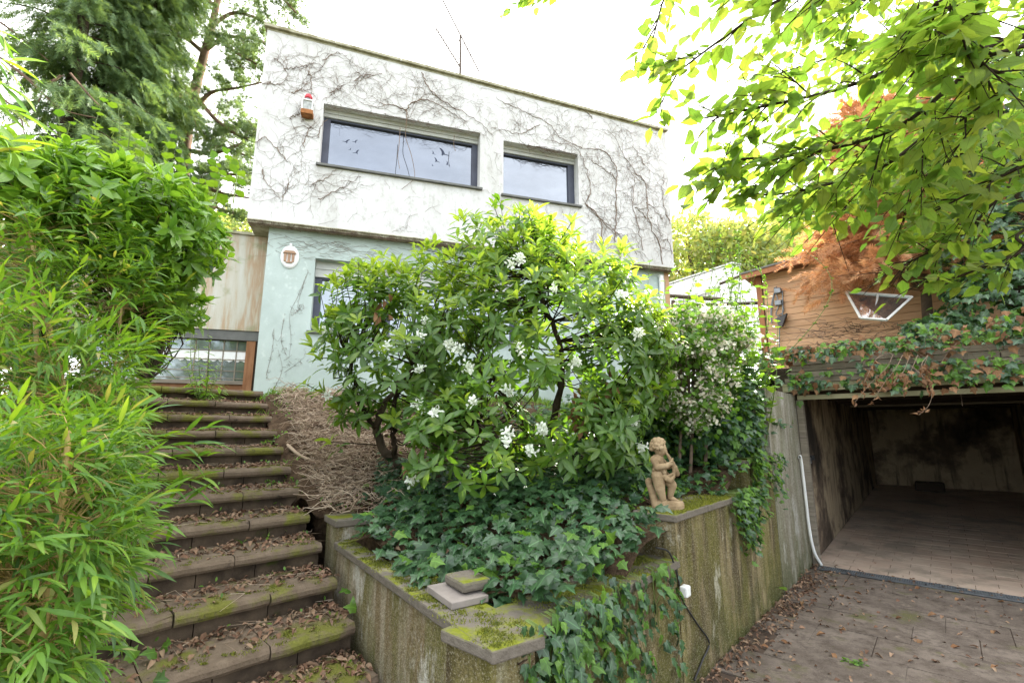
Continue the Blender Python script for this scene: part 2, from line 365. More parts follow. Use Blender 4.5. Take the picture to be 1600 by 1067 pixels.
def glass(name, tint, refl=.4, base=(.02, .022, .03), rough=.01):
    t = NT(name); t.col(base, .3, .3); g = t.n('ShaderNodeBsdfGlossy', {'Color': tint, 'Roughness': rough})
    lw = t.n('ShaderNodeLayerWeight', {'Blend': .35}).outputs['Fresnel']; f = t.math('MULTIPLY', t.math('ADD', t.math('MULTIPLY', lw, .5), refl), t.n('ShaderNodeMapRange', {'Value': t.noise(1.6, 5, (1, 1, 2.2)), 'To Min': .72, 'To Max': 1.25}).outputs[0])
    ms = t.n('ShaderNodeMixShader', {0: f}); t.t.links.new(t.b.outputs[0], ms.inputs[1]); t.t.links.new(g.outputs[0], ms.inputs[2]); t.t.links.new(ms.outputs[0], t.o.inputs[0])
    return t.m
M['glass'] = glass('window_glass', (.6, .64, .7), .32)
M['glassdim'] = glass('entrance_glass', (.8, .85, .9), .25, (.1, .11, .11), .06)
t = NT('garage_plaster'); f = t.noise(1.0, 8, rough=.65); c = t.ramp(f, (.36, (.04, .033, .027)), (.45, (.15, .11, .08)), (.54, (.42, .33, .22)), (.75, (.3, .23, .16)))
c = t.mix(t.step(t.noise(2.4, 7, (3, 3, .4)), .52, .66), c, (.1, .075, .055)); t.bump(t.noise(20, 6), .5, .015); M['gplaster'] = t.col(c, .95, .1)
t = NT('garage_tile'); o = t.n('ShaderNodeObjectInfo').outputs['Random']; c = t.ramp(t.noise(2, 6), (.3, (.38, .26, .2)), (.7, (.56, .44, .35)))
c = t.mix(t.math('MULTIPLY', o, .5), c, (.38, .31, .25)); c = t.mix(t.step(t.noise(1.4, 7, rough=.7), .5, .62), c, (.27, .22, .175)); t.bump(t.noise(40, 4), .2, .003); M['tile'] = t.col(c, .55, .4)
M['tilegrout'] = simple('tile_grout', (.2, .15, .12), .95, .1)
M['grout'] = simple('grout', (.085, .062, .048), .95, .1)
M['bark'] = simple('grey_brown_bark', (.1, .075, .055), .95, .1, .45, 14, 1)
M['darkbark'] = simple('dark_bark', (.045, .032, .022), .95, .1, .4, 14, 1)
M['pinebark'] = simple('pine_bark', (.17, .11, .08), .95, .1, .4, 8, 1)
M['vine'] = simple('dry_vine', (.19, .135, .1), .95, .1, .4, 9, .3)
M['terracotta'] = simple('terracotta', (.4, .17, .09), .8, .3, .2, 7)

# ------------------------------------------------------------------ ground and slopes
def struct(name, V, Fc, mat, **k): 
    o = part(name, V, Fc, mat, None, **k); o['kind'] = 'structure'; return o
struct('ground', [(-600, -400, -.04), (600, -400, -.04), (600, 900, -.04), (-600, 900, -.04)], [(0, 1, 2, 3)], M['earth'])
# garden height from known spots
HP = np.array([(-.07, 2.0, .70), (.5, 2.6, .74), (1.0, 3.3, .95), (1.5, 4.1, 1.05), (2.1, 4.7, 1.25), (3., 5.6, 1.6), (3.3, 6.8, 2.0), (3, 8.5, 2.1), (-1.25, 3.85, .78), (-.6, 2.9, .72),
    (-1.5, 4.05, .93), (-1.8, 4.4, 1.12), (-2.1, 4.8, 1.34), (-2.4, 5.2, 1.6), (-2.75, 5.6, 1.88), (-3.05, 6.1, 2.1), (-1.5, 5.2, 1.4), (-2.2, 6.2, 2.0), (-3, 6.7, 2.1), (0, 7.5, 2.05), (-.3, 4.5, 1.12), (.6, 4.2, 1.12), (0, 5.6, 1.5), (1.5, 6, 1.6), (-.9, 4.3, 1.0), (-1.2, 6.9, 2.06), (1.6, 8, 2.1)])
def gz(x, y):
    x = np.asarray(x, float); y = np.asarray(y, float); d2 = (x[..., None]-HP[:, 0])**2+(y[..., None]-HP[:, 1])**2+.01
    wt = 1/d2**1.6; return (wt*HP[:, 2]).sum(-1)/wt.sum(-1)
def patch(left, right, nu, nv, hf, jit=.0):
    lf = np.array(left, float); rt = np.array(right, float)
    def samp(c, n):
        dd = np.r_[0, np.cumsum(np.linalg.norm(np.diff(c, axis=0), axis=1))]; q = np.linspace(0, dd[-1], n)
        return np.stack([np.interp(q, dd, c[:, 0]), np.interp(q, dd, c[:, 1])], 1)
    a, b = samp(lf, nv), samp(rt, nv); u = np.linspace(0, 1, nu)[None, :, None]; G = a[:, None]*(1-u)+b[:, None]*u
    z = hf(G[..., 0], G[..., 1]); z = z+jit*rng.normal(size=z.shape)
    V = np.concatenate([G, z[..., None]], -1).reshape(-1, 3)
    Fc = [(j*nu+i, j*nu+i+1, (j+1)*nu+i+1, (j+1)*nu+i) for j in range(nv-1) for i in range(nu-1)]
    nvv = len(V); bd = [j*nu for j in range(nv)]; sk = V[bd].copy(); sk[:, 2] = np.minimum(sk[:, 2], -.03); V = np.vstack([V, sk]); Fc += [(bd[j], nvv+j, nvv+j+1, bd[j+1]) for j in range(nv-1)]
    return V, Fc
# steps: right ends of the nosings
NOS = [(591, 1044), (556, 968), (521, 903), (504, 849), (483, 805), (464, 762), (453, 726), (444, 697), (434, 672), (426, 649), (418, 630), (410, 610)]
STEPH = .165; SR = []
for i, (px, py) in enumerate(NOS):
    z = 1.6+(i-8)*STEPH
    if i in (7, 8, 9): SR.append(None)
    else: SR.append(P(px, py, z=z))
ya = np.array([p[1] if p is not None else np.nan for p in SR]); ii = np.arange(12); ok = ~np.isnan(ya); cf = np.polyfit(ii[ok], ya[ok], 2)
SY = np.polyval(cf, ii); SY = np.sort(SY)
SX = []
for i, (px, py) in enumerate(NOS):
    z = 1.6+(i-8)*STEPH; dep = SY[i]*cp+(z-CAMZ)*sp; SX.append((px-800)/F*dep)
SXf = np.polyval(np.polyfit(SY, SX, 2), SY)
SRp = [(SXf[i], SY[i], 1.6+(i-8)*STEPH) for i in range(12)]
d0 = np.array(SRp[0])-np.array(SRp[1]); SRp = [tuple(np.array(SRp[0])+d0)]+SRp   # one more step below the picture
ND = unit(np.array([1.02, 1.0]))
SWID = 1.42
print('steps', [tuple(np.round(p, 2)) for p in SRp])
HPx = [(p[0]-.05*ND[0], p[1]-.05*ND[1], p[2]-.19) for p in SRp[5:]]+[(p[0]+.22, p[1]+.1, p[2]-.02) for p in SRp[6:]]
HP = np.vstack([HP, HPx])
right_b = [L0+np.array([.1, .05])]+[wl(s, .05) for s in (1, 2, 3, 4, 5, 5.6)]+[G0+A*.6, np.array([3.6, 8.9])]
left_b = [L0+PN*.12+PD*.1, SW+PN*.1, SW+PD*.36+PN*.03]+[np.array(p[:2])-ND*.05 for p in SRp[6:]]+[np.array([-3.5, 7.0])]
V, Fc = patch(left_b, right_b, 60, 80, gz, .004); struct('garden_bed', V, Fc, M['soil'], smooth=True)
def lz(x, y): return np.clip(.15+(np.asarray(y)-2.6)*.5, .05, 2.08)
lb = [np.array(p[:2])-ND*(SWID-.02) for p in SRp]; lb = [lb[0]+np.array([.9, -1.2])]+lb+[lb[-1]+np.array([-.6, 1.0])]
V, Fc = patch([(-9, .5), (-9, 9)], lb, 14, 30, lz, .01); struct('bamboo_bed', V, Fc, M['soil'], smooth=True)
struct('upper_garden', [(-60, 6.95, 2.06), (-3.2, 6.95, 2.06), (3.4, 8.9, 2.06), (3.4, 60, 2.06), (-60, 60, 2.06)], [(0, 1, 2, 3, 4)], M['earth'])
gb = [G0+A*.3, G0+A*.3+B*12, G0+A*.3+B*12+A*60, G0+A*60]
struct('hill_above_garage', [(*gb[0], 2.42), (*gb[1], 2.42), (60, 30, 2.42), (40, 80, 2.42), (3.4, 80, 2.42), (3.4, 8.0, 2.42)], [(0, 1, 2, 3, 4, 5)], M['earth'])
struct('far_hill', *patch([(-90, 60), (-90, 140)], [(110, 60), (110, 140)], 20, 10, lambda x, y: 2+(y-60)*.12), M['earth'], smooth=True)

# ------------------------------------------------------------------ the stone steps
st = empty('stone_steps', (-1.9, 4.3, 0), 'mossy flight of brown stone steps climbing to the house entrance', 'steps')
def tread_part(a, b, back, z, th=.07, nose=.035):
    """tread slab between right point a and left point b (xy), depth vector back; rounded nosing profile"""
    bd = unit(back); prof = [(0.03, z-th), (-nose*.6, z-th), (-nose, z-th*.75), (-nose*1.05, z-th*.4), (-nose*.75, z-.012), (-.01, z), (np.linalg.norm(back), z+.004), (np.linalg.norm(back), z-th)]
    n = len(prof); V = []; ns = 5
    for k in range(ns+1):
        c_ = a+(b-a)*k/ns; j1, j2 = rnd.gauss(0, .005), rnd.gauss(0, .003)
        if k in (0, ns): j1 -= .004
        V += [(c_[0]+bd[0]*(u-(j1 if 0 < q_ < 5 else 0)), c_[1]+bd[1]*(u-(j1 if 0 < q_ < 5 else 0)), zz+(j2 if 3 < q_ < 6 else 0)) for q_, (u, zz) in enumerate(prof)]
    Fc = [tuple(range(n)), tuple(range(ns*n, ns*n+n))[::-1]]+[(k*n+(j+1) % n, k*n+j, (k+1)*n+j, (k+1)*n+(j+1) % n) for j in range(n) for k in range(ns)]
    return V, Fc
back = np.array([-ND[1], ND[0]])
for i, p in enumerate(SRp):
    r = np.array(p[:2]); z = p[2]; nx = np.array(SRp[i+1][:2]) if i+1 < len(SRp) else r+(r-np.array(SRp[i-1][:2]))*3
    run = abs(np.dot(nx-r, back))+.06
    ws = [0, .42+.2*rnd.random(), .93+.15*rnd.random(), SWID]
    for a_, b_ in zip(ws[:-1], ws[1:]):
        V, Fc = tread_part(r-ND*(a_+.004), r-ND*(b_-.004), back*run, z+rnd.uniform(-.005, .003)); part('tread_slab', V, Fc, M['step'], st)
    ws = [0, .3+.15*rnd.random(), .72+.1*rnd.random(), 1.1, SWID]
    for a_, b_ in zip(ws[:-1], ws[1:]):
        q = r+back*.03; V, Fc = obox(xy(q-ND*(a_+.003), z-STEPH-.01), xy(-ND*(b_-a_-.006), 0), xy(back*.08, 0), (0, 0, STEPH-.055)); part('riser_block', V, Fc, M['riser'], st)
    V, Fc = obox(xy(r+back*.12, max(-.03, z-.6)), xy(-ND*SWID, 0), xy(back*(run-.08), 0), (0, 0, z-.075-max(-.03, z-.6)))
    part('core', V, Fc, M['riser'], st)
# mossy kerb along the left ends of the lower steps
kb = empty('mossy_kerb', xy(np.array(SRp[1][:2])-ND*SWID, 0), 'low moss covered kerb wall under the bamboo beside the steps', 'kerb')
for i in range(0, 5):
    q = np.array(SRp[i][:2])-ND*(SWID-.25 if i < 2 else SWID-.05); nx = np.array(SRp[i+1][:2])-ND*(SWID-.25 if i < 2 else SWID-.05)
    V, Fc = obox(xy(q, -.02), xy(nx-q, 0)*.995, xy(-ND*.13, 0), (0, 0, SRp[i][2]+.12)); part('kerb_stone', V, Fc, M['cap'], kb, bev=.012)

# ------------------------------------------------------------------ retaining walls
rw = empty('retaining_wall', xy(L0+A*.8, 0), 'algae stained stepped retaining wall running from the planter to the garage', 'wall')
TH = .27
def wseg(s0, s1, z1, mat='wall', capth=.05, over=.02, th=TH, cap=True, name='wall_section', ends=True):
    q = [wl(s0), wl(s1), wl(s1, th), wl(s0, th)]
    o = part(name, *prism(q, -.03, z1-capth), M[mat], rw)
    if cap:
        n = max(1, round((s1-s0)/.55)); e = np.linspace(s0, s1, n+1)
        for a_, b_ in zip(e[:-1], e[1:]):
            a2 = a_-(over if a_ == s0 else -.003); b2 = b_+(over if b_ == s1 else -.003)
            q = [wl(a2, -over), wl(b2, -over), wl(b2, th+over), wl(a2, th+over)]
            part('cap_stone', *prism(q, z1-capth+.002, z1), M['cap'], rw, bev=.008)
wseg(0.0, 1.69, .785)
wseg(1.71, 3.36, 1.06)
wseg(3.38, 4.18, 1.33)
wseg(4.2, 5.62, 2.1, 'pier', cap=False, name='garage_pier', th=.3)
# planter wall beside the steps
pw = empty('planter_wall', xy((L0+SW)/2, 0), 'peeling white and green planter wall beside the lower steps', 'wall')
PD = unit(SW-L0); PN = np.array([PD[1], -PD[0]])   # inward (garden side)
plen = np.linalg.norm(SW-L0)
q = [L0+A*.002, L0+PD*plen, L0+PD*plen+PN*.2, L0+PN*.2+PD*.05]
q = [L0+PD*.004, L0+PD*plen, L0+PD*plen+PN*.2, L0+PD*.004+PN*.2]
part('wall_body', *prism(q, -.03, .733), M['wallpale'], pw)
e = np.linspace(0, plen, 4)
for a_, b_ in zip(e[:-1], e[1:]):
    a2 = a_+(-.03 if a_ == 0 else .003); b2 = b_-.003
    q = [L0+PD*a2-PN*.025, L0+PD*b2-PN*.025, L0+PD*b2+PN*.23, L0+PD*a2+PN*.23]
    part('cap_stone', *prism(q, .738, .789), M['cap'], pw, bev=.008)
q0 = SW+PD*.02; q = [q0, q0+PD*.3, q0+PD*.3+PN*.2, q0+PN*.2]
part('end_block', *prism(q, -.03, .88), M['wallpale'], pw)
part('cap_stone', *prism([q0-PD*.02-PN*.02, q0+PD*.32-PN*.02, q0+PD*.32+PN*.22, q0-PD*.02+PN*.22], .882, .935), M['cap'], pw, bev=.008)
# loose slab and stone lying on the planter cap
lsp = L0+PD*.42+PN*.24
ls = part('loose_slab', *obox(xy(lsp-PN*.2+PD*.0, .791), xy(PD*.27, .01), xy(PN*.2, 0), (0, 0, .032)), M['white_plastic'], bev=.004); ls.data.materials[0] = simple('pale_grey_slab', (.23, .2, .18), .9, .2, .2, 9)
props(ls, 'pale grey loose slab lying on the planter wall cap beside the ivy', 'slab')
lm = part('mossy_stone', *obox(xy(lsp-PN*.12+PD*.04, .835), xy(PD*.2, .0), xy(PN*.16, 0), (0, 0, .05)), M['cap'], bev=.015)
props(lm, 'brown mossy stone on top of the pale loose slab', 'stone')

# ------------------------------------------------------------------ driveway pavers
dv = struct('driveway_base', [xy(L0-B*.0+np.array([-1.5, -1]), -.012), xy(L0+np.array([6, -6]), -.012), xy(G0+B*6, -.012), xy(G0, -.012), xy(L0, -.012), xy(SW, -.012), (-3.5, 4, -.012)], [(0, 1, 2, 3, 4, 5, 6)], M['grout'])
dw = struct('driveway', *prism([G0+B*.02-A*.2, G0+B*.1-A*.2, G0+B*.1-A*.25, G0+B*.02-A*.25], -.02, -.004), M['paver'])
pv = {}
cnt = 0
for i in range(-13, 16):
    for j in range(0, 13):
        s0 = 5.4-(j+1)*.46; b0 = i*.4+(.2 if j % 2 else 0)
        c_ = L0+A*(s0+.23)+B*(b0+.2)
        x, y, d = proj(xy(c_, 0))
        if b0 < .0 or d < .3 or x < 300 or x > 1800 or y > 1300: continue
        key = rnd.randrange(4)
        if key not in pv:
            jv = lambda: rnd.uniform(-.004, .004)
            q = [A*.0015+B*.0015, A*.4585+B*.0015, A*.4585+B*.3985, A*.0015+B*.3985]; q = [v+np.array([jv(), jv()]) for v in q]
            V, Fc = prism(q, -.04, [rnd.uniform(-.004, .001) for _ in range(4)]); me = bpy.data.meshes.new('paving_slab'); me.from_pydata([tuple(v) for v in V], [], Fc); me.materials.append(M['paver']); pv[key] = me
        o = link('paving_slab', pv[key], dw); o.location = tuple(xy(L0+A*s0+B*b0, rnd.uniform(-.002, .003))); cnt += 1
print('pavers', cnt)

# ------------------------------------------------------------------ garage
GD, GW, GH = 8.0, 2.52, 2.1; RISE = .31
ga = empty('garage', xy(G0+A*2+B*1.3, 0), 'open dark garage with mouldy walls dug into the slope', 'garage')
def gp(a, b, z): return xy(G0+A*a+B*b, z)
part('side_wall', *obox(gp(.0, -.2, -.03), xy(A*GD, 0), xy(B*.2, 0), (0, 0, 2.2)), M['gplaster'], ga)
part('side_wall', *obox(gp(.0, GW, -.03), xy(A*GD, 0), xy(B*.2, 0), (0, 0, 2.2)), M['gplaster'], ga)
part('back_wall', *obox(gp(GD, -.2, -.03), xy(A*.2, 0), xy(B*(GW+.4), 0), (0, 0, 2.3)), M['gplaster'], ga)
part('ceiling', *obox(gp(-.02, -.2, 2.18), xy(A*(GD+.2), 0), xy(B*(GW+5), 0), (0, 0, .12)), M['darkwood'], ga)
for k in range(8): part('ceiling_beam', *obox(gp(.5+k*.95, .0, 2.08), xy(A*.12, 0), xy(B*GW, 0), (0, 0, .098)), M['darkwood'], ga)
part('floor_bed', [gp(0, 0, -.008), gp(0, GW, -.008), gp(GD, GW, RISE-.008), gp(GD, 0, RISE-.008)], [(0, 1, 2, 3)], M['tilegrout'], ga)
tm = None; far = MB(); tw, tl_ = .36, .17; n = 0
for i in range(int(GD/tl_)):
    for j in range(int(GW/tw)+1):
        b0 = j*tw+(-tw/2 if i % 2 else 0); b1 = min(b0+tw, GW-.004); b0 = max(b0, .004)
        if b1-b0 < .03: continue
        z0 = i*tl_/GD*RISE
        if n < 190:
            V, Fc = obox((0, 0, -.004), xy(A*(tl_-.006), RISE*tl_/GD), xy(B*(b1-b0-.006), 0), (0, 0, .006))
            key = round(b1-b0, 3)
            if (key, 't') not in pv:
                me = bpy.data.meshes.new('floor_tile'); me.from_pydata([tuple(v) for v in V], [], Fc); me.materials.append(M['tile']); pv[(key, 't')] = me
            o = link('floor_tile', pv[(key, 't')], ga); g = gp(i*tl_+.02, b0, z0+rnd.uniform(-.001, .001)); o.location = tuple(g-np.array(ga.location)); n += 1
        else: far.add(*obox(gp(i*tl_+.02, b0, z0-.004), xy(A*(tl_-.006), RISE*tl_/GD), xy(B*(b1-b0-.006), 0), (0, 0, .006)))
far.build('floor_tiles', M['tile'], ga, kind='stuff')
# front: right pier, timber fascia, painted door rail, left post
part('pier', *obox(gp(-.02, GW, -.03), xy(A*.3, 0), xy(B*4, 0), (0, 0, 2.13)), M['wall'], ga)
part('door_rail', *obox(gp(-.05, .03, 1.985), xy(A*.06, 0), xy(B*(GW+2), 0), (0, 0, .055)), M['paintwood'], ga)
part('head_beam', *obox(gp(-.08, -.12, 2.09), xy(A*.12, 0), xy(B*(GW+3), 0), (0, 0, .1)), M['paintwood'], ga)
part('door_post', *obox(gp(-.04, .01, 0), xy(A*.1, 0), xy(B*.07, 0), (0, 0, 1.98)), M['greywood'], ga)
for k, (z, off, hh) in enumerate([(2.195, .0, .07), (2.27, .05, .075), (2.35, .09, .08), (2.435, .12, .075)]):
    for j in range(3): part('fascia_board', *obox(gp(-.1+off, -.08+j*1.95+.03*k, z), xy(A*.05, 0), xy(B*1.94, 0), (0, 0, hh-.008)), M['greywood'], ga)
part('roof_slab', *obox(gp(.05, -.3, 2.31), xy(A*(GD), 0), xy(B*(GW+4), 0), (0, 0, .1)), M['darkwood'], ga)
part('ceiling_rail', *obox(gp(3.2, .2, 2.0), xy(A*.04, 0), xy(B*2.3, 0), (0, 0, .03)), M['greywood'], ga)
# planks leaning by the right wall
for k in range(3):
    o = part('old_plank', *obox(gp(3.3+k*.25, GW-.42+.02*k, .13), xy(A*.18, 0), xy(B*.05, 0), xy(B*(.22-.03*k), 0)+np.array([0, 0, .78-.12*k])), M['greywood'] if k % 2 else M['darkwood'])
    props(o, ['dark plank leaning on the right garage wall, nearest of three', 'grey plank leaning on the right garage wall, middle of three', 'short dark plank leaning on the right garage wall, farthest of three'][k], 'plank', 'planks leaning inside the garage')
bx = part('bucket', *obox(gp(GD-.8, .75, RISE-.03), xy(A*.3, 0), xy(B*.5, 0), (0, 0, .2)), M['darkwood'], bev=.03); props(bx, 'dim dark box on the floor at the back of the garage', 'box'); bx.name = 'storage_box'
# drain channel with grating
dr = empty('drain_channel', gp(-.12, 1, 0), 'grey metal drain grating across the garage threshold', 'drain')
part('channel', *obox(gp(-.2, .05, -.03), xy(A*.17, 0), xy(B*5, 0), (0, 0, .027)), M['black'], dr)
for k, a_ in enumerate((-.2, -.045)): part('edge_rail', *obox(gp(a_, .05, -.001), xy(A*.015, 0), xy(B*5, 0), (0, 0, .013)), M['greymetal'], dr)
for s in range(3):
    mb = MB()
    for k in range(48): mb.add(*obox(gp(-.184, .06+s*1.0+k*.0205, .0), xy(A*.138, 0), xy(B*.008, 0), (0, 0, .009)))
    for a_ in (-.15, -.115, -.08): mb.add(*obox(gp(a_, .055+s*1.0, .001), xy(A*.006, 0), xy(B*.985, 0), (0, 0, .0095)))
    mb.build('grating', M['greymetal'], dr)
# white pipe and switch box
pp = [P(1241, 712, Y=5.72), P(1250, 770, Y=5.85), P(1256, 830, Y=5.92), P(1266, 880, z=.02)]
w0 = wl(5.5, -.03); pts = curve([xy(wl(5.35, -.03), 1.28), xy(wl(5.42, -.03), 1.26), xy(wl(5.45, -.03), .9), xy(wl(5.47, -.03), .45), xy(wl(5.5, -.05), .18), xy(wl(5.6, -.09), .02)], 30)
o = tubes('drain_pipe', [(pts, .017, .017)], M['white_plastic'], sides=10); props(o, 'white plastic pipe running down the garage pier and kicking out at the foot', 'pipe')
sb = empty('light_switch', gp(.25, .02, 1.2), 'old switch boxes on the left wall inside the garage', 'switch')
part('box', *obox(gp(.2, 0, 1.18), xy(A*.1, 0), xy(B*.05, 0), (0, 0, .08)), M['greymetal'], sb, bev=.006); part('box', *obox(gp(.32, 0, 1.22), xy(A*.09, 0), xy(B*.07, 0), (0, 0, .06)), M['black'], sb, bev=.006)
# cable and socket hanging on the retaining wall
def onwall(px, py, off=.0): 
    n = np.array([*B, 0]); p = onplane(px, py, xy(L0+B*off, 0), n); return p
cb = curve([onwall(*p, .012) for p in [(1025, 855), (1045, 862), (1056, 890), (1062, 915), (1068, 940), (1090, 975), (1108, 1003), (1098, 1030), (1085, 1062)]], 40)
o = tubes('power_cable', [(cb, .006, .006)], M['black'], sides=6); props(o, 'black cable looping down the algae stained retaining wall', 'cable')
c_ = onwall(1066, 922, .02); o = part('cable_socket', *obox(c_-np.array([.03, .03, .03]), xy(A*.07, 0), xy(B*.05, 0), (0, 0, .065)), M['white_plastic'], bev=.01); props(o, 'small white socket box on the hanging black cable', 'socket')
# ------------------------------------------------------------------ the house
ho = empty('house', xy(F0, 2.1), 'flat roofed white house with mint ground floor and bare vine stems', 'house')
FN = np.array([-Hb[0], -Hb[1], 0]); f03 = xy(F0, 4.575)
def fp(u, z, back=0.): return xy(F0+Hd*u+Hb*back, z)
def funproj(px, py, back=0.):
    p = onplane(px, py, fp(0, 0, back), FN); return np.dot(p[:2]-F0, Hd), p[2]
FW = np.linalg.norm(F1-F0); ZB = 4.575
ZT0, ZT1 = P(415, 47, Y=F0[1])[2], P(1037, 209, Y=F1[1])[2]
def ztop(u): return ZT0+(ZT1-ZT0)*u/FW
w1 = [funproj(*p) for p in ((505, 158), (750, 211), (750, 295), (500, 256))]; w2 = [funproj(*p) for p in ((787, 218), (903, 243), (905, 322), (786, 304))]
W1 = (w1[0][0]*.5+w1[3][0]*.5, w1[1][0]*.5+w1[2][0]*.5, (w1[2][1]+w1[3][1])/2, (w1[0][1]+w1[1][1])/2)
W2 = (w2[0][0]*.5+w2[3][0]*.5, w2[1][0]*.5+w2[2][0]*.5, (w2[2][1]+w2[3][1])/2, (w2[0][1]+w2[1][1])/2)
print('win', W1, W2, 'top', ZT0, ZT1)
TK = .3
mb = MB()
def fbox(u0, u1, z0, z1, back=0, th=TK, zt=None):
    return [fp(u0, z0, back), fp(u1, z0, back), fp(u1, z0, back+th), fp(u0, z0, back+th), fp(u0, z1 if zt is None else zt[0], back), fp(u1, z1 if zt is None else zt[1], back), fp(u1, z1 if zt is None else zt[1], back+th), fp(u0, z1 if zt is None else zt[0], back+th)], BF
def holed(mb, U0, U1, Z0, topf, wins, back=0, th=TK):
    us = sorted({U0, U1, *[w[0] for w in wins], *[w[1] for w in wins]})
    for a_, b_ in zip(us[:-1], us[1:]):
        m = (a_+b_)/2; w_ = [w for w in wins if w[0] < m < w[1]]
        if w_:
            w_ = w_[0]; mb.add(*fbox(a_, b_, Z0, w_[2], back, th)); mb.add(*fbox(a_, b_, w_[3], 0, back, th, (topf(a_), topf(b_))))
        else: mb.add(*fbox(a_, b_, Z0, 0, back, th, (topf(a_), topf(b_))))
holed(mb, 0, FW, ZB, ztop, [W1, W2]); 
HD = 6.0
mb.add(*obox(fp(0, ZB, TK+.001), xy(Hd*.3, 0), xy(Hb*(HD-TK), 0), (0, 0, ZT0-ZB))); mb.add(*obox(fp(FW-.3, ZB, TK+.001), xy(Hd*.3, 0), xy(Hb*(HD-TK), 0), (0, 0, ZT1-ZB)))
mb.add(*obox(fp(.3, ZB, HD-.3), xy(Hd*(FW-.6), 0), xy(Hb*.3, 0), (0, 0, ZT1-ZB)))
mb.build('upper_wall', M['render'], ho)
part('soffit', *fbox(.004, FW-.004, ZB-.05, ZB-.003, .012, HD-.1), M['eave'], ho)
part('drip_edge', *fbox(-.006, FW+.006, ZB-.018, ZB-.002, -.008, .02), M['eave'], ho)
rf = part('roof', *fbox(.0, FW, 0, 0, .0, HD), M['eave'], ho)
for v, z in zip(rf.data.vertices, [ZT0+.002, ZT1+.002, ZT1+.002, ZT0+.002, ZT0+.06, ZT1+.06, ZT1+.06, ZT0+.06]): v.co.z = z-ho.location.z
for k in range(7):
    u0, u1 = -.04+k*(FW+.08)/7, -.04+(k+1)*(FW+.08)/7-.004
    o = part('parapet_cap', *fbox(u0, u1, 0, 0, -.045, .25), M['eave'], ho)
    for v, z in zip(o.data.vertices, [ztop(u0)+.04, ztop(u1)+.04, ztop(u1)+.04, ztop(u0)+.04, ztop(u0)+.085, ztop(u1)+.085, ztop(u1)+.085, ztop(u0)+.085]): v.co.z = z-ho.location.z
def window(W, tl, label=None, mull=None, boxh=.12, left_trim=.1, right_trim=.1, glass='glass', back0=.0):
    u0, u1, z0, z1 = W; r = back0+.2
    f = MB(); 
    f.add(*fbox(u0, u0+left_trim, z0, z1, r-.02, .06)); f.add(*fbox(u1-right_trim, u1, z0, z1, r-.02, .06)); f.add(*fbox(u0+left_trim, u1-right_trim, z0, z0+.035, r-.02, .06)); f.add(*fbox(u0+left_trim, u1-right_trim, z1-boxh-.03, z1-boxh, r-.02, .06))
    w_ = f.build('window', M['navy'], ho, label=label)
    part('pane', *fbox(u0+left_trim-.01, u1-right_trim+.01, z0+.02, z1-boxh-.01, r+.02, .012), M[glass], w_)
    part('shutter_box', *fbox(u0+.002, u1-.002, z1-boxh, z1-boxh*.5-.003, r-.05, .1), M['alu'], w_)
    part('shutter_box', *fbox(u0+.002, u1-.002, z1-boxh*.5, z1-.002, r-.065, .12), M['alu'], w_)
    part('sill', *fbox(u0-.04, u1+.04, z0-.035, z0-.002, back0-.05, .26), M['slate'], w_)
    return w_
wa = window(W1, None, 'long upper window with bird stickers')
wb = window(W2, None, 'shorter upper window without stickers', right_trim=.12, left_trim=.04)
# bird stickers: flat silhouettes on the panes
BIRD = [(-1, .12), (-.6, .2), (-.2, .12), (-.05, .32), (.25, .6), (.62, .75), (.95, .72), (.5, .38), (.32, .12), (.3, .02), (.22, -.3), (.05, -.32), (-.02, -.1), (-.3, .02), (-.65, .08)]
def bird(px, py, wpx, rot=0, mir=1):
    u, z = funproj(px, py, .215); u2, _ = funproj(px+wpx, py, .215); s = (u2-u)/2; c_, s_ = math.cos(rot), math.sin(rot)
    V = [fp(u+s*(mir*x*c_-y*s_), z+s*(mir*x*s_+y*c_), .218) for x, y in BIRD]+[fp(u+s*(mir*x*c_-y*s_), z+s*(mir*x*s_+y*c_), .2195) for x, y in BIRD]; n = len(BIRD)
    part('bird_sticker', V, [tuple(range(n)), tuple(range(n, 2*n))[::-1]]+[(i, n+i, n+(i+1) % n, (i+1) % n) for i in range(n)], M['birdblack'], wa)
for b_ in [(541, 222, 13, .1, 1), (555, 222, 10, .2, 1), (547, 234, 6, .4, 1), (557, 239, 13, .35, 1), (693, 241, 20, -.3, -1), (677, 240, 8, -.6, -1), (682, 252, 12, -.4, -1), (699, 257, 10, -.7, -1), (676, 259, 5, -.4, -1)]: bird(*b_)
# lower storey
GB = .13
gu0 = funproj(421, 352, GB)[0]; gu1 = funproj(1040, 470, GB)[0]
print('lower', gu0, gu1, FW)
lw_ = [funproj(*p, GB) for p in ((490, 403), (487, 517))]
WL = ((lw_[0][0]+lw_[1][0])/2, (lw_[0][0]+lw_[1][0])/2+3.2, lw_[1][1], lw_[0][1])
mb = MB(); holed(mb, gu0, gu1, 1.9, lambda u: ZB-.055, [WL], GB, .3)
mb.add(*obox(fp(gu0, 1.9, GB+.301), xy(Hd*.3, 0), xy(Hb*5.2, 0), (0, 0, ZB-.055-1.9))); mb.add(*obox(fp(gu1-.3, 1.9, GB+.301), xy(Hd*.3, 0), xy(Hb*5.2, 0), (0, 0, ZB-.055-1.9)))
mb.build('ground_floor_wall', M['mint'], ho)
wc = window(WL, None, 'ground floor window behind the rhododendron', back0=GB, glass='glassdim', boxh=.24)
for u in (WL[0]+1.05, WL[0]+2.1): part('mullion', *fbox(u, u+.08, WL[2]+.03, WL[3]-.24, GB+.17, .055), M['navy'], wc)
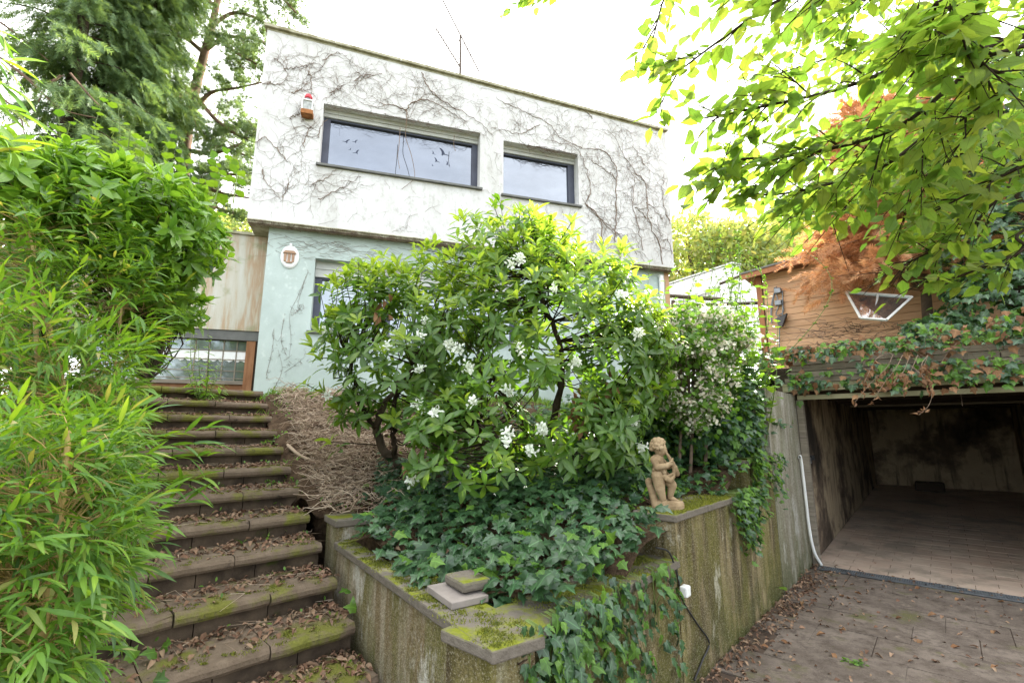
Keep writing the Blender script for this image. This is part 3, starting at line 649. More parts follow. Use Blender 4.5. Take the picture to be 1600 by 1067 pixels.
# entrance part on the left: stained concrete apron, dark lintel, leaded window in a wooden frame
EB = .55
def ep(px, py): return funproj(px, py, EB)
eu0, ez1 = ep(285, 357); eu1 = gu0-.005; ez0 = ep(350, 515)[1]; el = ep(350, 530)[1]; ef = 2.06
print('entr', eu0, eu1, ez1, ez0, el)
part('entrance_apron', *fbox(eu0-1.2, eu1, ez0, ez1, EB, .2), M['stained'], ho)
part('apron_cap', *fbox(eu0-1.2, eu1, ez1+.002, ez1+.045, EB-.03, .26), M['eave'], ho)
part('entrance_roof', *fbox(eu0-1.2, eu1+.0, ez0+.1, ez0+.2, EB+.201, 4), M['eave'], ho)
part('lintel', *fbox(eu0-1.2, eu1, el, ez0-.003, EB+.02, .16), M['slate'], ho)
pu = ep(398, 560)[0]; fu = ep(384, 560)[0]; su0 = ep(300, 560)[0]
part('carved_post', *fbox(pu-.01, eu1-.01, ef, el-.003, EB+.04, .1), M['darkwood'], ho, bev=.01)
ew = part('entrance_window', *fbox(fu-.015, pu-.014, ef, el-.003, EB+.03, .09), M['framewood'], ho, label='leaded entrance window in an orange brown wooden frame')
zb0 = ep(350, 594)[1]; zb1 = ep(350, 600)[1]
part('frame_rail', *fbox(eu0-1, fu-.017, ef, zb1, EB+.07, .08), M['framewood'], ew); part('frame_rail', *fbox(eu0-1, fu-.017, zb1+.002, zb0, EB+.04, .1), M['greywood'], ew)
part('pane', *fbox(eu0-1, fu-.017, zb0+.002, el-.004, EB+.1, .01), M['glassdim'], ew)
for px in (366, 345, 322, 300): u = ep(px, 560)[0]; part('glazing_bar', *fbox(u-.008, u+.008, zb0+.003, el-.005, EB+.09, .0095), M['greywood'], ew)
for py in (546, 560, 578, 590): z = ep(340, py)[1]; part('glazing_bar', *fbox(eu0-1, fu-.018, z-.006, z+.006, EB+.086, .0035), M['greywood'], ew)
# lace curtain behind: shown as a pale scalloped band hanging in front of the dim pane surface
V = []; n = 40; cu0, cu1 = eu0-.2, fu-.03; cz = ep(340, 546)[1]
for i in range(n+1):
    u = cu0+(cu1-cu0)*i/n; V += [fp(u, cz, EB+.095), fp(u, cz-.13-.035*abs(math.sin(i*.9)), EB+.094+.002*math.sin(i*1.7))]
part('lace_curtain', V, [(2*i, 2*i+1, 2*i+3, 2*i+2) for i in range(n)], M['whitepaint'], ew)
# wall post and downpipe at the right end of the ground floor
u = funproj(1041, 470, GB)[0]; part('corner_post', *fbox(u-.02, u+.1, 1.95, ZB-.055, GB+.02, .1), M['cabinwood'], ho); 
o = tubes('downpipe', [(np.array([fp(u-.12, 2.0, GB-.05), fp(u-.12, 3, GB-.05), fp(u-.12, ZB-.15, GB-.05)]), .045, .045)], M['whitepaint'], ho, sides=10)
# red capped lantern on the upper wall
u, z = funproj(482, 172); la = empty('wall_lantern', fp(u, z, -.07), 'rusty white wall lantern with a red cap beside the long upper window', 'lantern')
def lbox(name, x0, x1, z0, z1, y0, y1, mat, bev=.004): part(name, *fbox(u+x0, u+x1, z+z0, z+z1, y0, y1-y0), M[mat], la, bev=bev)
lbox('back_plate', -.05, .05, -.16, .1, -.02, -.003, 'whitepaint'); lbox('base', -.085, .085, -.17, -.1, -.17, -.021, 'rust'); lbox('glass', -.06, .06, -.098, .05, -.15, -.04, 'lamp_glass')
for dx in (-.08, .062):
    for y in (-.165, -.04): lbox('corner_bar', dx, dx+.018, -.1, .065, y, y+.014, 'whitepaint', 0)
lbox('top_bar', -.08, .08, .05, .068, -.166, -.024, 'whitepaint', 0)
def lathe(name, prof, c, mat, parent, n=18, sx_=1, ax=None):
    V = []; m = len(prof)
    for r, h in prof:
        for k in range(n): an = 2*math.pi*k/n; V.append((c[0]+r*math.cos(an), c[1]+r*math.sin(an), c[2]+h))
    Fc = [(i*n+k, i*n+(k+1) % n, (i+1)*n+(k+1) % n, (i+1)*n+k) for i in range(m-1) for k in range(n)]+[tuple(range(n))[::-1], tuple((m-1)*n+k for k in range(n))]
    return part(name, V, Fc, mat, parent, smooth=True)
c_ = fp(u, z, -.095); lathe('collar', [(.07, .068), (.065, .09), (.055, .1)], c_, M['greymetal'], la); lathe('red_cap', [(.058, .1), (.055, .15), (.045, .165), (.04, .18), (.02, .19)], c_, M['red'], la)
# oval plaque lamp on the mint wall
u, z = funproj(453, 402, GB); pl = empty('oval_wall_plaque', fp(u, z, GB-.02), 'white oval plaque with brown lantern relief on the mint wall', 'plaque')
def oval(name, rx, rz, y0, y1, mat, n=32, cz=0):
    V = []; 
    for (s, y) in ((1, y1), (1, (y0+y1)/2), (.88, y0)): V += [fp(u+rx*s*math.cos(2*math.pi*k/n), z+cz+rz*s*math.sin(2*math.pi*k/n), y) for k in range(n)]
    Fc = [(i*n+k, i*n+(k+1) % n, (i+1)*n+(k+1) % n, (i+1)*n+k) for i in range(2) for k in range(n)]+[tuple(range(n))[::-1], tuple(2*n+k for k in range(n))]
    part(name, V, Fc, M[mat], pl, smooth=False)
oval('plate', .125, .175, GB-.03, GB-.002, 'white_plastic'); oval('finial', .02, .02, GB-.03, GB-.002, 'white_plastic', 12, .19)
def pb(name, q, y0, y1, mat): V = [fp(u+a, z+b, y1) for a, b in q]+[fp(u+a, z+b, y0) for a, b in q]; n = len(q); part(name, V, [tuple(range(n))[::-1], tuple(range(n, 2*n))]+[(i, (i+1) % n, n+(i+1) % n, n+i) for i in range(n)], M[mat], pl)
pb('lantern_roof', [(-.09, .045), (.09, .045), (.06, .085), (-.06, .085)], GB-.055, GB-.03, 'brown'); pb('lantern_foot', [(-.04, -.1), (.04, -.1), (.05, -.08), (-.05, -.08)], GB-.05, GB-.03, 'brown')
for a in (-.062, -.01, .045): pb('lantern_pane', [(a-.012+.3*0, -.078), (a+.018, -.078), (a+.024, .04), (a-.014, .04)], GB-.045, GB-.03, 'brown')
# antenna on the roof
an = empty('roof_antenna', P(719, 125, Y=9), 'thin rusty antenna mast with two slanting booms on the roof', 'antenna')
Y = 8.6
tubes('mast', [(np.array([P(719, 132, Y=Y), P(719.5, 90, Y=Y), P(719, 55, Y=Y)]), .028, .022)], M['antenna'], an, sides=6)
for nm, a_, b_, n, l in (('boom', (690, -3), (748, 112), 12, .16), ('boom', (681, 45), (718, 104), 14, .1)):
    a3, b3 = P(*a_, Y=Y+.1), P(*b_, Y=Y-.1); tubes(nm, [(np.array([a3, (a3+b3)/2, b3]), .016, .016)], M['antenna'], an, sides=5)
    for k in range(n):
        c_ = a3+(b3-a3)*(k+.5)/n; dv_ = np.array([.5, -.8, .1])*l; tubes('antenna_rod', [(np.array([c_-dv_, c_, c_+dv_]), .007, .007)], M['antenna'], an, sides=4)

# ------------------------------------------------------------------ facade vines
vi = empty('climbing_vine', fp(5.5, ZB, -.03), 'leafless brown climbing vine spread over the white upper wall', 'vine')
def fpoly(pts, back=-.012): return np.array([fp(*funproj(x, y), back+rnd.uniform(-.006, .004)) for x, y in pts])
def c3(pts): return [(700+x/3.2325, 150+y/3.2325) for x, y in pts]
def c2(pts): return [(380+x/3.2325, y/3.2325) for x, y in pts]
main = [c3(p) for p in ([(868, 825), (845, 720), (848, 620), (845, 520), (850, 420), (838, 350), (790, 280), (700, 270), (640, 250), (560, 210), (490, 130), (400, 90), (320, 50), (240, 10)],
 [(1082, 850), (1062, 740), (1018, 640), (1005, 540), (995, 440), (950, 390), (900, 330), (850, 240), (800, 170)], [(775, 770), (765, 620), (700, 540), (720, 460), (690, 360), (650, 270), (560, 240), (470, 220)],
 [(1120, 640), (1090, 560), (1080, 470), (1085, 400)], [(765, 620), (835, 690), (890, 710), (950, 800)], [(985, 780), (960, 660), (930, 540), (940, 430), (900, 350)], [(1130, 800), (1110, 735), (1085, 730)],
 [(850, 420), (800, 380), (730, 330), (690, 290)], [(1005, 540), (1060, 600), (1085, 620)], [(950, 560), (1000, 620), (1020, 650)], [(990, 350), (960, 300), (930, 250)], [(730, 120), (700, 80), (640, 60), (560, 50)], [(460, 150), (380, 190), (300, 180), (220, 160)], [(690, 540), (745, 600), (850, 690), (920, 800)])]
main += [c2(p) for p in ([(820, 560), (860, 520), (920, 510), (1000, 540), (1080, 590), (1130, 620)], [(820, 560), (750, 530), (680, 545), (600, 530)], [(560, 415), (600, 385), (650, 380), (705, 380)], [(210, 352), (270, 345), (330, 338), (365, 320)],
 [(85, 420), (160, 425), (215, 432)], [(820, 560), (830, 590), (820, 650)], [(900, 370), (930, 440), (1000, 510), (1090, 560), (1190, 620), (1260, 690)], [(380, 1010), (480, 960), (540, 930), (590, 890)], [(230, 930), (215, 960), (190, 1030)], [(100, 860), (120, 930), (180, 1000)],
 [(300, 740), (330, 660), (355, 640)], [(230, 610), (260, 585), (300, 575)], [(330, 360), (345, 420), (345, 490)], [(60, 720), (120, 700), (200, 790), (240, 830)], [(160, 300), (200, 330), (230, 390)], [(350, 930), (420, 900), (470, 860)], [(440, 470), (480, 450), (510, 430)], [(245, 470), (290, 460), (320, 462)], [(400, 310), (470, 270), (520, 290)], [(380, 700), (390, 650), (430, 600)])]
stems = []; ends = []
for p in main:
    q = curve(fpoly(p), 5*len(p)); q = q+rng.normal(size=q.shape)*[.012, .003, .012]; L_ = len(p); stems.append((q, .0085 if L_ > 5 else .006, .003)); ends += list(q[1:-1])
for s_ in stems: tubes('stem', [s_], M['vine'], vi, sides=5)
inwin = lambda u, z: any(w_[0]-.02 < u < w_[1]+.02 and w_[2]-.03 < z < w_[3] for w_ in (W1, W2))
tw = []
def wander(u, z, ang, n, st_, r):
    q = []
    for k in range(n):
        if inwin(u, z) or not (.02 < u < FW-.02) or z < ZB+.02 or z > ztop(u)-.02: break
        q.append(fp(u, z, -rnd.uniform(.004, .016))); ang += rnd.gauss(0, .38); u += math.cos(ang)*st_; z += math.sin(ang)*st_
        if rnd.random() < .22 and n > 4: wander(u, z, ang+rnd.choice((-1, 1))*rnd.uniform(.5, 1.1), n//2, st_*.8, r*.7)
    if len(q) > 2: tw.append((np.array(q), r, r*.4))
for e_ in ends:
    if rnd.random() < .62:
        u, z = np.dot(e_[:2]-F0, Hd), e_[2]; wander(u, z, rnd.uniform(0, 6.28), rnd.randint(5, 14), .05, .0026)
for k in range(1150):
    u = rnd.uniform(0, FW); z = rnd.uniform(ZB, 7.6); 
    dens = .3+.7*max(math.exp(-((u-5.6)/1.2)**2), .85*math.exp(-((z-7.0)/.35)**2))
    if z < 5.5 and u < 5: dens *= .7
    if rnd.random() < dens: wander(u, z, rnd.choice((.2, 2.9, 1.4, -1.2, .9, 2.3))+rnd.gauss(0, .5), rnd.randint(4, 12), .05, rnd.uniform(.001, .0026))
for w_ in (W1, W2):      # dead strands along the heads of the windows
    for k in range(34):
        u = rnd.uniform(w_[0], w_[1]); z = w_[3]+.02; q = [fp(u+rnd.gauss(0, .02)*i, z-i*rnd.uniform(.02, .05), -.02) for i in range(rnd.randint(3, 6))]; tw.append((np.array(q), .0025, .0015))
    for k in range(14):
        u = rnd.uniform(w_[0], w_[1]-.5); q = [fp(u+i*.12, w_[3]-.03+rnd.gauss(0, .03), .0-rnd.uniform(0, .04)) for i in range(6)]; tw.append((np.array(q), .003, .002))
tubes('twigs', tw, M['vine'], vi, sides=3, kind='stuff')
for p in (c2([(825, 560), (822, 640), (820, 700), (845, 780), (862, 860), (860, 910), (800, 960)]), c2([(792, 650), (786, 740), (780, 800), (790, 860)]), c2([(1065, 690), (1062, 740), (1070, 770)])):
    tubes('hanging_strand', [(curve(fpoly(p, -.03), 24), .006, .004)], M['vine'], vi, sides=5)
# straggling stems on the mint wall and under the soffit
vj = empty('thin_vine', fp(1, 3, GB), 'thin dry vine remains clinging to the mint ground floor wall', 'vine'); tw = []
def c7(pts): return [(280+x/3.233, 330+y/3.233) for x, y in pts]
for p in ([(650, 310), (600, 430), (560, 520), (565, 650), (555, 740)], [(530, 540), (515, 640), (530, 700), (545, 730)], [(530, 815), (580, 780), (640, 730)], [(620, 480), (590, 510), (570, 530)], [(480, 900), (520, 800), (500, 700)], [(640, 330), (600, 470), (610, 500)], [(440, 830), (470, 700), (480, 600)]):
    q = curve(np.array([fp(*funproj(x, y, GB), GB-.006) for x, y in c7(p)]), 20); tw.append((q, .0025, .0012))
    for e_ in q[::2]: tw.append((e_+np.cumsum(rng.normal(size=(4, 3))*[.03, .002, .03], 0), .002, .001))
for k in range(260):
    u = rnd.uniform(gu0, gu0+4.2); z = ZB-.15-abs(rnd.gauss(0, .16)); a_ = rnd.uniform(-.5, .5)+math.pi*rnd.randint(0, 1); q = [fp(u+math.cos(a_)*.05*i, z+math.sin(a_)*.05*i+rnd.gauss(0, .01), GB-.006) for i in range(6)]
    if q[-1][2] < ZB-.15: tw.append((np.array(q), .002, .001))
for k in range(500):
    u = rnd.uniform(-.0, FW); q = np.array([fp(u, ZB-.02, -.02)]+[fp(u+rnd.gauss(0, .03)*i, ZB-.05-.02*i*rnd.random(), rnd.uniform(-.05, .05)) for i in range(1, 5)]); tw.append((q, .0025, .0012))
tubes('twigs', tw, M['vine'], vj, sides=3, kind='stuff')

# ------------------------------------------------------------------ timber cabin above the garage
K0 = np.array([4.9, 9.35]); KL = 4.2
ca = empty('timber_cabin', xy(K0+B*1.5, 2.42), 'orange brown timber cabin with a dark felt roof edge above the garage', 'cabin')
def kp(b, z, back=0): return xy(K0+B*b+A*back, z)
kn = np.array([-A[0], -A[1], 0])
def kun(px, py): p = onplane(px, py, kp(0, 0), kn); return np.dot(p[:2]-K0, B), p[2]
e0 = kun(1165, 434); e1 = kun(1322, 390); sl_ = (e1[1]-e0[1])/(e1[0]-e0[0]); print('cabin', e0, e1, sl_)
RIDGE = 2.2
def kroof(b): return e0[1]+sl_*(min(b, 2*RIDGE-b)-e0[0])
kb0 = kun(1192, 500)[0]; z = 2.42; ph = .125
while z < kroof(RIDGE):
    z1 = z+ph; bl = kb0+.06
    need = e0[0]+(z1-e0[1])/sl_
    b0 = max(bl, need-.12); b1 = min(KL, 2*RIDGE-b0+.3)
    if b1-b0 > .2:
        bt = max(bl, need); V = [kp(b0 if b0 > bl else bl, z, .0), kp(b1, z, .0), kp(b1, z, .05), kp(b0 if b0 > bl else bl, z, .05), kp(bt, z1-.005, .008), kp(b1, z1-.005, .008), kp(b1, z1-.005, .05), kp(bt, z1-.005, .05)]
        part('wall_plank', V, BF, M['cabinwood'], ca)
    z = z1
part('inner_wall', *obox(kp(kb0+.07, 2.42, .06), xy(B*(KL-.2), 0), xy(A*.05, 0), (0, 0, 1.75)), M['darkwood'], ca)
part('corner_post', *obox(kp(kb0-.06, 2.42, -.03), xy(B*.1, 0), xy(A*.1, 0), (0, 0, kroof(kb0)-2.5)), M['cabindark'], ca)
part('side_wall', *obox(kp(kb0-.03, 2.42, .1), xy(B*.05, 0), xy(A*3, 0), (0, 0, kroof(kb0)-2.5)), M['cabinwood'], ca)
for (b0, b1) in ((e0[0], RIDGE), (2*RIDGE-e0[0], RIDGE)):
    V = [kp(b0, kroof(b0)-.02, -.35), kp(b1, kroof(b1)-.02, -.35), kp(b1, kroof(b1)-.02, 3.2), kp(b0, kroof(b0)-.02, 3.2)]; V += [v+np.array([0, 0, .035]) for v in V]
    part('roof_felt', V, BF, M['slate'], ca)
    V = [kp(b0, kroof(b0)-.13, -.33), kp(b1, kroof(b1)-.13, -.33), kp(b1, kroof(b1)-.13, -.3), kp(b0, kroof(b0)-.13, -.3)]; V += [v+np.array([0, 0, .105]) for v in V]
    part('barge_board', V, BF, M['cabindark'], ca)
    V = [kp(b0, kroof(b0)-.055, -.3), kp(b1, kroof(b1)-.055, -.3), kp(b1, kroof(b1)-.055, 3.2), kp(b0, kroof(b0)-.055, 3.2)]; V += [v+np.array([0, 0, .03]) for v in V]
    part('roof_boards', V, BF, M['cabindark'], ca)
# cable tangle and black lamp hanging on the cabin
ct = empty('hanging_lamp', kp(*kun(1215, 470), -.05), 'grey cable bundle and small black spotlight hanging on the cabin wall', 'lamp')
def kpts(pts, back=-.05): return np.array([kp(*kun(x, y), back+rnd.uniform(-.01, .01)) for x, y in pts])
c5 = lambda pts: [(1000+x/2.667, 300+y/2.667) for x, y in pts]
for p in ([(570, 395), (555, 470), (548, 540)], [(595, 405), (598, 460), (596, 520)], [(562, 400), (580, 470), (570, 510), (590, 530)], [(585, 565), (583, 620), (586, 685)], [(580, 400), (560, 430), (548, 490), (552, 550)], [(595, 450), (600, 500), (580, 515)]): tubes('cable', [(curve(kpts(c5(p)), 16), .012, .012)], M['greymetal'], ct, sides=5)
for x, y in ((577, 415), (580, 465)): b_, z = kun(*c5([(x, y)])[0]); part('junction_box', *obox(kp(b_-.06, z-.05, -.1), xy(B*.12, 0), xy(A*.08, 0), (0, 0, .1)), M['greymetal'], ct, bev=.01)
b_, z = kun(1222, 500); V = [kp(b_-.1, z+.02, -.12), kp(b_+.12, z+.1, -.12), kp(b_+.12, z+.1, -.03), kp(b_-.1, z+.02, -.03), kp(b_-.02, z-.17, -.2), kp(b_+.04, z-.15, -.2), kp(b_+.04, z-.15, -.1), kp(b_-.02, z-.17, -.1)]
part('lamp_head', V, BF, M['black'], ct, bev=.01)
# white framed glazed lid propped in front of the cabin
gl = empty('cold_frame_lid', P(1370, 480, Y=7.9), 'white framed glazed lid propped between the cabin and the brown conifer', 'frame')
Yl = 7.2
fr = [P(1322, 456, Y=Yl), P(1425, 464, Y=Yl-.5), P(1385, 500, Y=Yl-.8), P(1345, 497, Y=Yl-.5)]
for a_, b_ in zip(fr, fr[1:]+fr[:1]): 
    V, Fc = tube_vf([a_, (a_+b_)/2, b_], .02, .02, 4); part('frame_bar', V, Fc, M['alu'], gl)
part('pane', [f_+np.array([0, .01, 0]) for f_ in fr]+[f_+np.array([0, .02, 0]) for f_ in fr], [(0, 1, 2, 3), (7, 6, 5, 4), (0, 4, 5, 1), (1, 5, 6, 2), (2, 6, 7, 3), (3, 7, 4, 0)], M['glassdim'], gl)
m_ = (fr[0]+fr[1])/2; part('frame_bar', *tube_vf([m_, (fr[2]+fr[3])/2], .015, .015, 4), M['alu'], gl)
# white neighbouring building
nb = empty('white_outbuilding', P(1120, 500, Y=16), 'low white building with a sloping parapet between house and cabin', 'building')
Yn = 15
def nbq(name, pts, dep, mat, Y=Yn, bev=0): 
    V = [P(x, y, Y=Y) for x, y in pts]; n = len(pts); V += [v+np.array([dep*.2, dep, 0]) for v in V]
    part(name, V, [tuple(range(n))[::-1], tuple(range(n, 2*n))]+[(i, (i+1) % n, n+(i+1) % n, n+i) for i in range(n)], M[mat], nb)
nbq('wall', [(1000, 560), (1195, 560), (1195, 455), (1157, 430), (1157, 415), (1144, 413), (1040, 447), (1000, 462)], 3, 'whitepaint')
nbq('parapet_cap', [(1000, 460.5), (1040, 445.5), (1144, 411.5), (1158, 413.5), (1158, 411.5), (1144, 409), (1040, 443), (1000, 458)], 3.1, 'alu', Yn-.05)
nbq('fascia', [(1060, 472), (1125, 450), (1125, 446), (1060, 467)], .1, 'alu', Yn-.15)
nbq('window', [(1042, 560), (1075, 560), (1075, 492), (1042, 492)], .06, 'alu', Yn-.1)
for k in range(12): nbq('shutter_slat', [(1044, 494+k*5.4), (1073, 494+k*5.4), (1073, 497.5+k*5.4), (1044, 497.5+k*5.4)], .04, 'whitepaint', Yn-.16)
pg = empty('pergola', P(1110, 470, Y=11), 'weathered dark pergola rails in front of the white building', 'pergola')
for nm, a_, b_, r in (('rail', (1040, 462), (1130, 468), .05), ('rail', (1055, 478), (1195, 473), .04), ('rail', (1124, 444), (1175, 424), .035), ('post', (1052, 470), (1050, 600), .05)):
    part(nm, *tube_vf([P(*a_, Y=11), (P(*a_, Y=11)+P(*b_, Y=10.6))/2, P(*b_, Y=10.6)], r, r, 4), M['darkwood'], pg)
# ------------------------------------------------------------------ leaf materials
LM = {}
LM['rh_old'] = leafmat('rhododendron_leaf', [(.065, .135, .025), (.1, .185, .03), (.075, .15, .035), (.14, .21, .035)], .35, .4, (2.4, 2.4, .7), spec=.5, veinc=1.5)
LM['rh_new'] = leafmat('rhododendron_young_leaf', [(.2, .31, .04), (.29, .38, .055), (.14, .25, .035)], .4, .5, (1.8, 1.7, .9), veinc=1.4)
LM['ivy'] = leafmat('ivy_leaf', [(.032, .08, .035), (.055, .115, .045), (.025, .06, .03)], .35, .22, veins=0, spec=.5, veinc=1.9)
LM['ivy_new'] = leafmat('young_ivy_leaf', [(.09, .2, .03), (.14, .26, .04), (.07, .15, .03)], .4, .4, veinc=1.5)
LM['bamboo'] = leafmat('bamboo_leaf', [(.07, .17, .03), (.12, .25, .03), (.18, .31, .03), (.07, .15, .05), (.14, .27, .035), (.1, .21, .04), (.21, .34, .04), (.12, .24, .04), (.09, .2, .03), (.15, .28, .03), (.38, .34, .14)], .45, .42, (1.9, 1.7, .6))
LM['laurel'] = leafmat('laurel_leaf', [(.12, .25, .035), (.21, .35, .05), (.15, .3, .04)], .28, .38, spec=.6, veinc=1.3)
LM['beech'] = leafmat('hornbeam_leaf', [(.15, .27, .04), (.23, .32, .045), (.12, .23, .04), (.29, .33, .05), (.17, .28, .045)], .5, .55, (1.75, 1.75, 1.1), veins=11, brown=.6, veinc=.72)
LM['round'] = leafmat('hazel_leaf', [(.1, .22, .03), (.16, .27, .03), (.08, .17, .03)], .5, .45, veins=6, veinc=.75)
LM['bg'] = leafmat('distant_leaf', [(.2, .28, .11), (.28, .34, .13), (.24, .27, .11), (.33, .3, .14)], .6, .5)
LM['spruce'] = leafmat('spruce_needle', [(.085, .15, .07), (.12, .19, .08), (.16, .22, .08)], .6, .35)
LM['pine'] = leafmat('pine_needle', [(.12, .19, .1), (.16, .22, .1)], .6, .35)
LM['deadneedle'] = leafmat('dead_needle', [(.5, .25, .12), (.58, .34, .19), (.36, .17, .08)], .8, .4, (1.4, 1.2, 1))
LM['dead'] = leafmat('dry_brown_leaf', [(.2, .09, .04), (.3, .16, .08), (.13, .06, .03)], .8, .2, (1.3, 1.1, 1))
LM['litter'] = leafmat('fallen_leaf', [(.14, .07, .045), (.22, .12, .075), (.32, .21, .14), (.09, .05, .035)], .85, .08, (1.2, 1, 1))
LM['petal'] = leafmat('white_petal', [(.85, .85, .8), (.8, .82, .76)], .6, .35, (1.05, 1.05, 1), veinc=1)
LM['faded'] = leafmat('faded_flower', [(.8, .72, .6), (.85, .83, .74), (.7, .58, .48), (.78, .78, .66)], .8, .3, (1.1, 1, 1), veinc=1)
LM['grass'] = leafmat('grass_blade', [(.12, .22, .03), (.2, .3, .05)], .6, .35)
t = NT('dry_twig'); LM['twig'] = t.col(t.ramp(t.rnd(), (0, (.16, .1, .07)), (.3, (.36, .27, .19)), (.7, (.58, .47, .36)), (1, (.28, .19, .13))), .9, .1)
LM['caneg'] = simple('green_shoot', (.12, .17, .04), .6, .3, .3, 12, 0)
LM['cane'] = simple('yellow_bamboo_cane', (.36, .25, .09), .5, .4, .35, 8, .2)
Z = np.array([0, 0, 1.])
def ell(px, py, Y, r): return (P(px, py, Y=Y), np.array(r, float))
def shell(els, n, lo=.7, hi=1.02, keepf=None):
    """points near the outside of a union of ellipsoids, with outward directions"""
    vol = np.array([(e[1][0]*e[1][1]*e[1][2])**(2/3) for e in els]); out, dr = [], []
    while sum(map(len, out)) < n:
        k = rng.choice(len(els), 400, p=vol/vol.sum()); c = np.array([els[i][0] for i in k]); r = np.array([els[i][1] for i in k])
        u = rdir(400); rad = (lo+(hi-lo)*rng.random(400)**.6)*(1+.12*np.sin(u[:, 0]*7+k)*np.cos(u[:, 2]*6)); p = c+u*r*rad[:, None]
        inside = np.zeros(400, bool)
        for i, e in enumerate(els): inside |= (k != i) & ((((p-e[0])/e[1])**2).sum(1) < lo*lo)
        o = unit(u/r); ok = ~inside
        if keepf is not None: ok &= keepf(p)
        out.append(p[ok]); dr.append(o[ok])
    return np.concatenate(out)[:n], np.concatenate(dr)[:n]
def hit(els, px, py, grow=1.0):
    d = ray(px, py)
    for Yq in np.arange(1., 9, .04):
        p = CAM+d*Yq
        if any((((p-e[0])/(e[1]*grow))**2).sum() < 1 for e in els): return p
    return P(px, py, Y=4.2)
def whorl(p, ax, n, ang, ln, mat_up=True, phase=True, jitter=.25):
    """n leaves round each tip; returns matrices"""
    N = len(p); ax = unit(ax); ref = unit(np.cross(ax, rdir(N))); bi = np.cross(ax, ref)
    ph = (np.arange(n)[None]*2.399+rng.random((N, 1))*6.28)+rng.normal(size=(N, n))*.2; an = ang[:, None]+rng.normal(size=(N, n))*jitter
    rad = np.cos(ph)[..., None]*ref[:, None]+np.sin(ph)[..., None]*bi[:, None]
    d = rad*np.sin(an)[..., None]+ax[:, None]*np.cos(an)[..., None]; nrm = ax[:, None]*np.sin(an)[..., None]-rad*np.cos(an)[..., None]
    pp = p[:, None]+ax[:, None]*(np.linspace(-.03, .02, n)[None, :, None])+rad*.006
    s = ln[:, None]*(.75+.4*rng.random((N, n)))
    return mats4(pp.reshape(-1, 3), d.reshape(-1, 3), nrm.reshape(-1, 3), s.reshape(-1))

# ------------------------------------------------------------------ rhododendron
rh = empty('rhododendron', P(862, 770, Y=4.5), 'large rhododendron with white blossoms and bright young leaves in front of the house', 'shrub')
els = [ell(650, 540, 4.35, (.8, .7, .84)), ell(850, 545, 4.2, (1.0, .85, 1.05)), ell(745, 690, 3.75, (.62, .5, .42)), ell(800, 430, 4.3, (.62, .6, .62)), ell(955, 560, 4.2, (.5, .5, .62)), ell(900, 680, 4.0, (.55, .5, .45)), ell(585, 475, 4.4, (.42, .5, .38)), ell(575, 640, 4.4, (.3, .3, .25))]
def rhk(p):
    x, y, d = proj(p); gap = ((x > 470) & (x < 640) & (y > 660)) | ((y > 790)) | ((x-590)**2/60**2+(y-650)**2/30**2 < 1) & (rng.random(len(p)) < .5)
    gap2 = ((x-865)**2/45**2+(y-640)**2/50**2 < 1) & (rng.random(len(p)) < .75)
    return ~(gap | gap2) & (p[:, 2] > gz(p[:, 0], p[:, 1])+.25)
p, o = shell(els, 900, .74, 1.06, rhk)
p2, o2 = shell(els, 260, .35, .72, rhk); p = np.r_[p, p2]; o = np.r_[o, o2]
ex = np.array([P(x, y, Y=Yq) for x, y, Yq in [(838, 352, 4.3), (822, 372, 4.3), (790, 372, 4.2), (716, 375, 4.3), (860, 372, 4.3), (768, 400, 4.2), (598, 400, 4.4), (650, 400, 4.4), (548, 425, 4.4), (528, 450, 4.4), (490, 540, 4.4), (478, 600, 4.2), (500, 560, 4.2), (700, 420, 4.2), (940, 430, 4.1), (968, 420, 4.1), (985, 440, 4.1), (912, 400, 4.2), (1008, 500, 4.1), (1020, 540, 4.1), (1000, 600, 4.0), (1015, 610, 4.0), (960, 440, 4), (530, 640, 4.3), (506, 612, 4.3), (515, 690, 4.3)]])
p = np.r_[p, ex]; o = np.r_[o, unit(ex-els[1][0]*.5-els[0][0]*.5)]
zc = p[:, 2]; topness = np.clip((zc-1.95)/1.35, 0, 1)+.35*np.clip(o[:, 2], 0, 1)
young = rng.random(len(p)) < np.clip(topness*1.15-.05, .08, .92); young[900:1160] = False; young[1160:] = True
ax = unit(o*.7+Z*np.where(young, .9, .35)[:, None]+rng.normal(size=p.shape)*.2+np.array([0, -.15, 0]))
Mo = whorl(p[~young], ax[~young], 7, 1.3+.35*rng.random((~young).sum()), .095+.045*rng.random((~young).sum()), jitter=.35)
My = whorl(p[young], ax[young], 7, .65+.4*rng.random(young.sum()), .1+.035*rng.random(young.sum()), jitter=.3)
Mi = whorl(p[young]-ax[young]*.09, ax[young], 5, np.full(young.sum(), 1.5), np.full(young.sum(), .12))
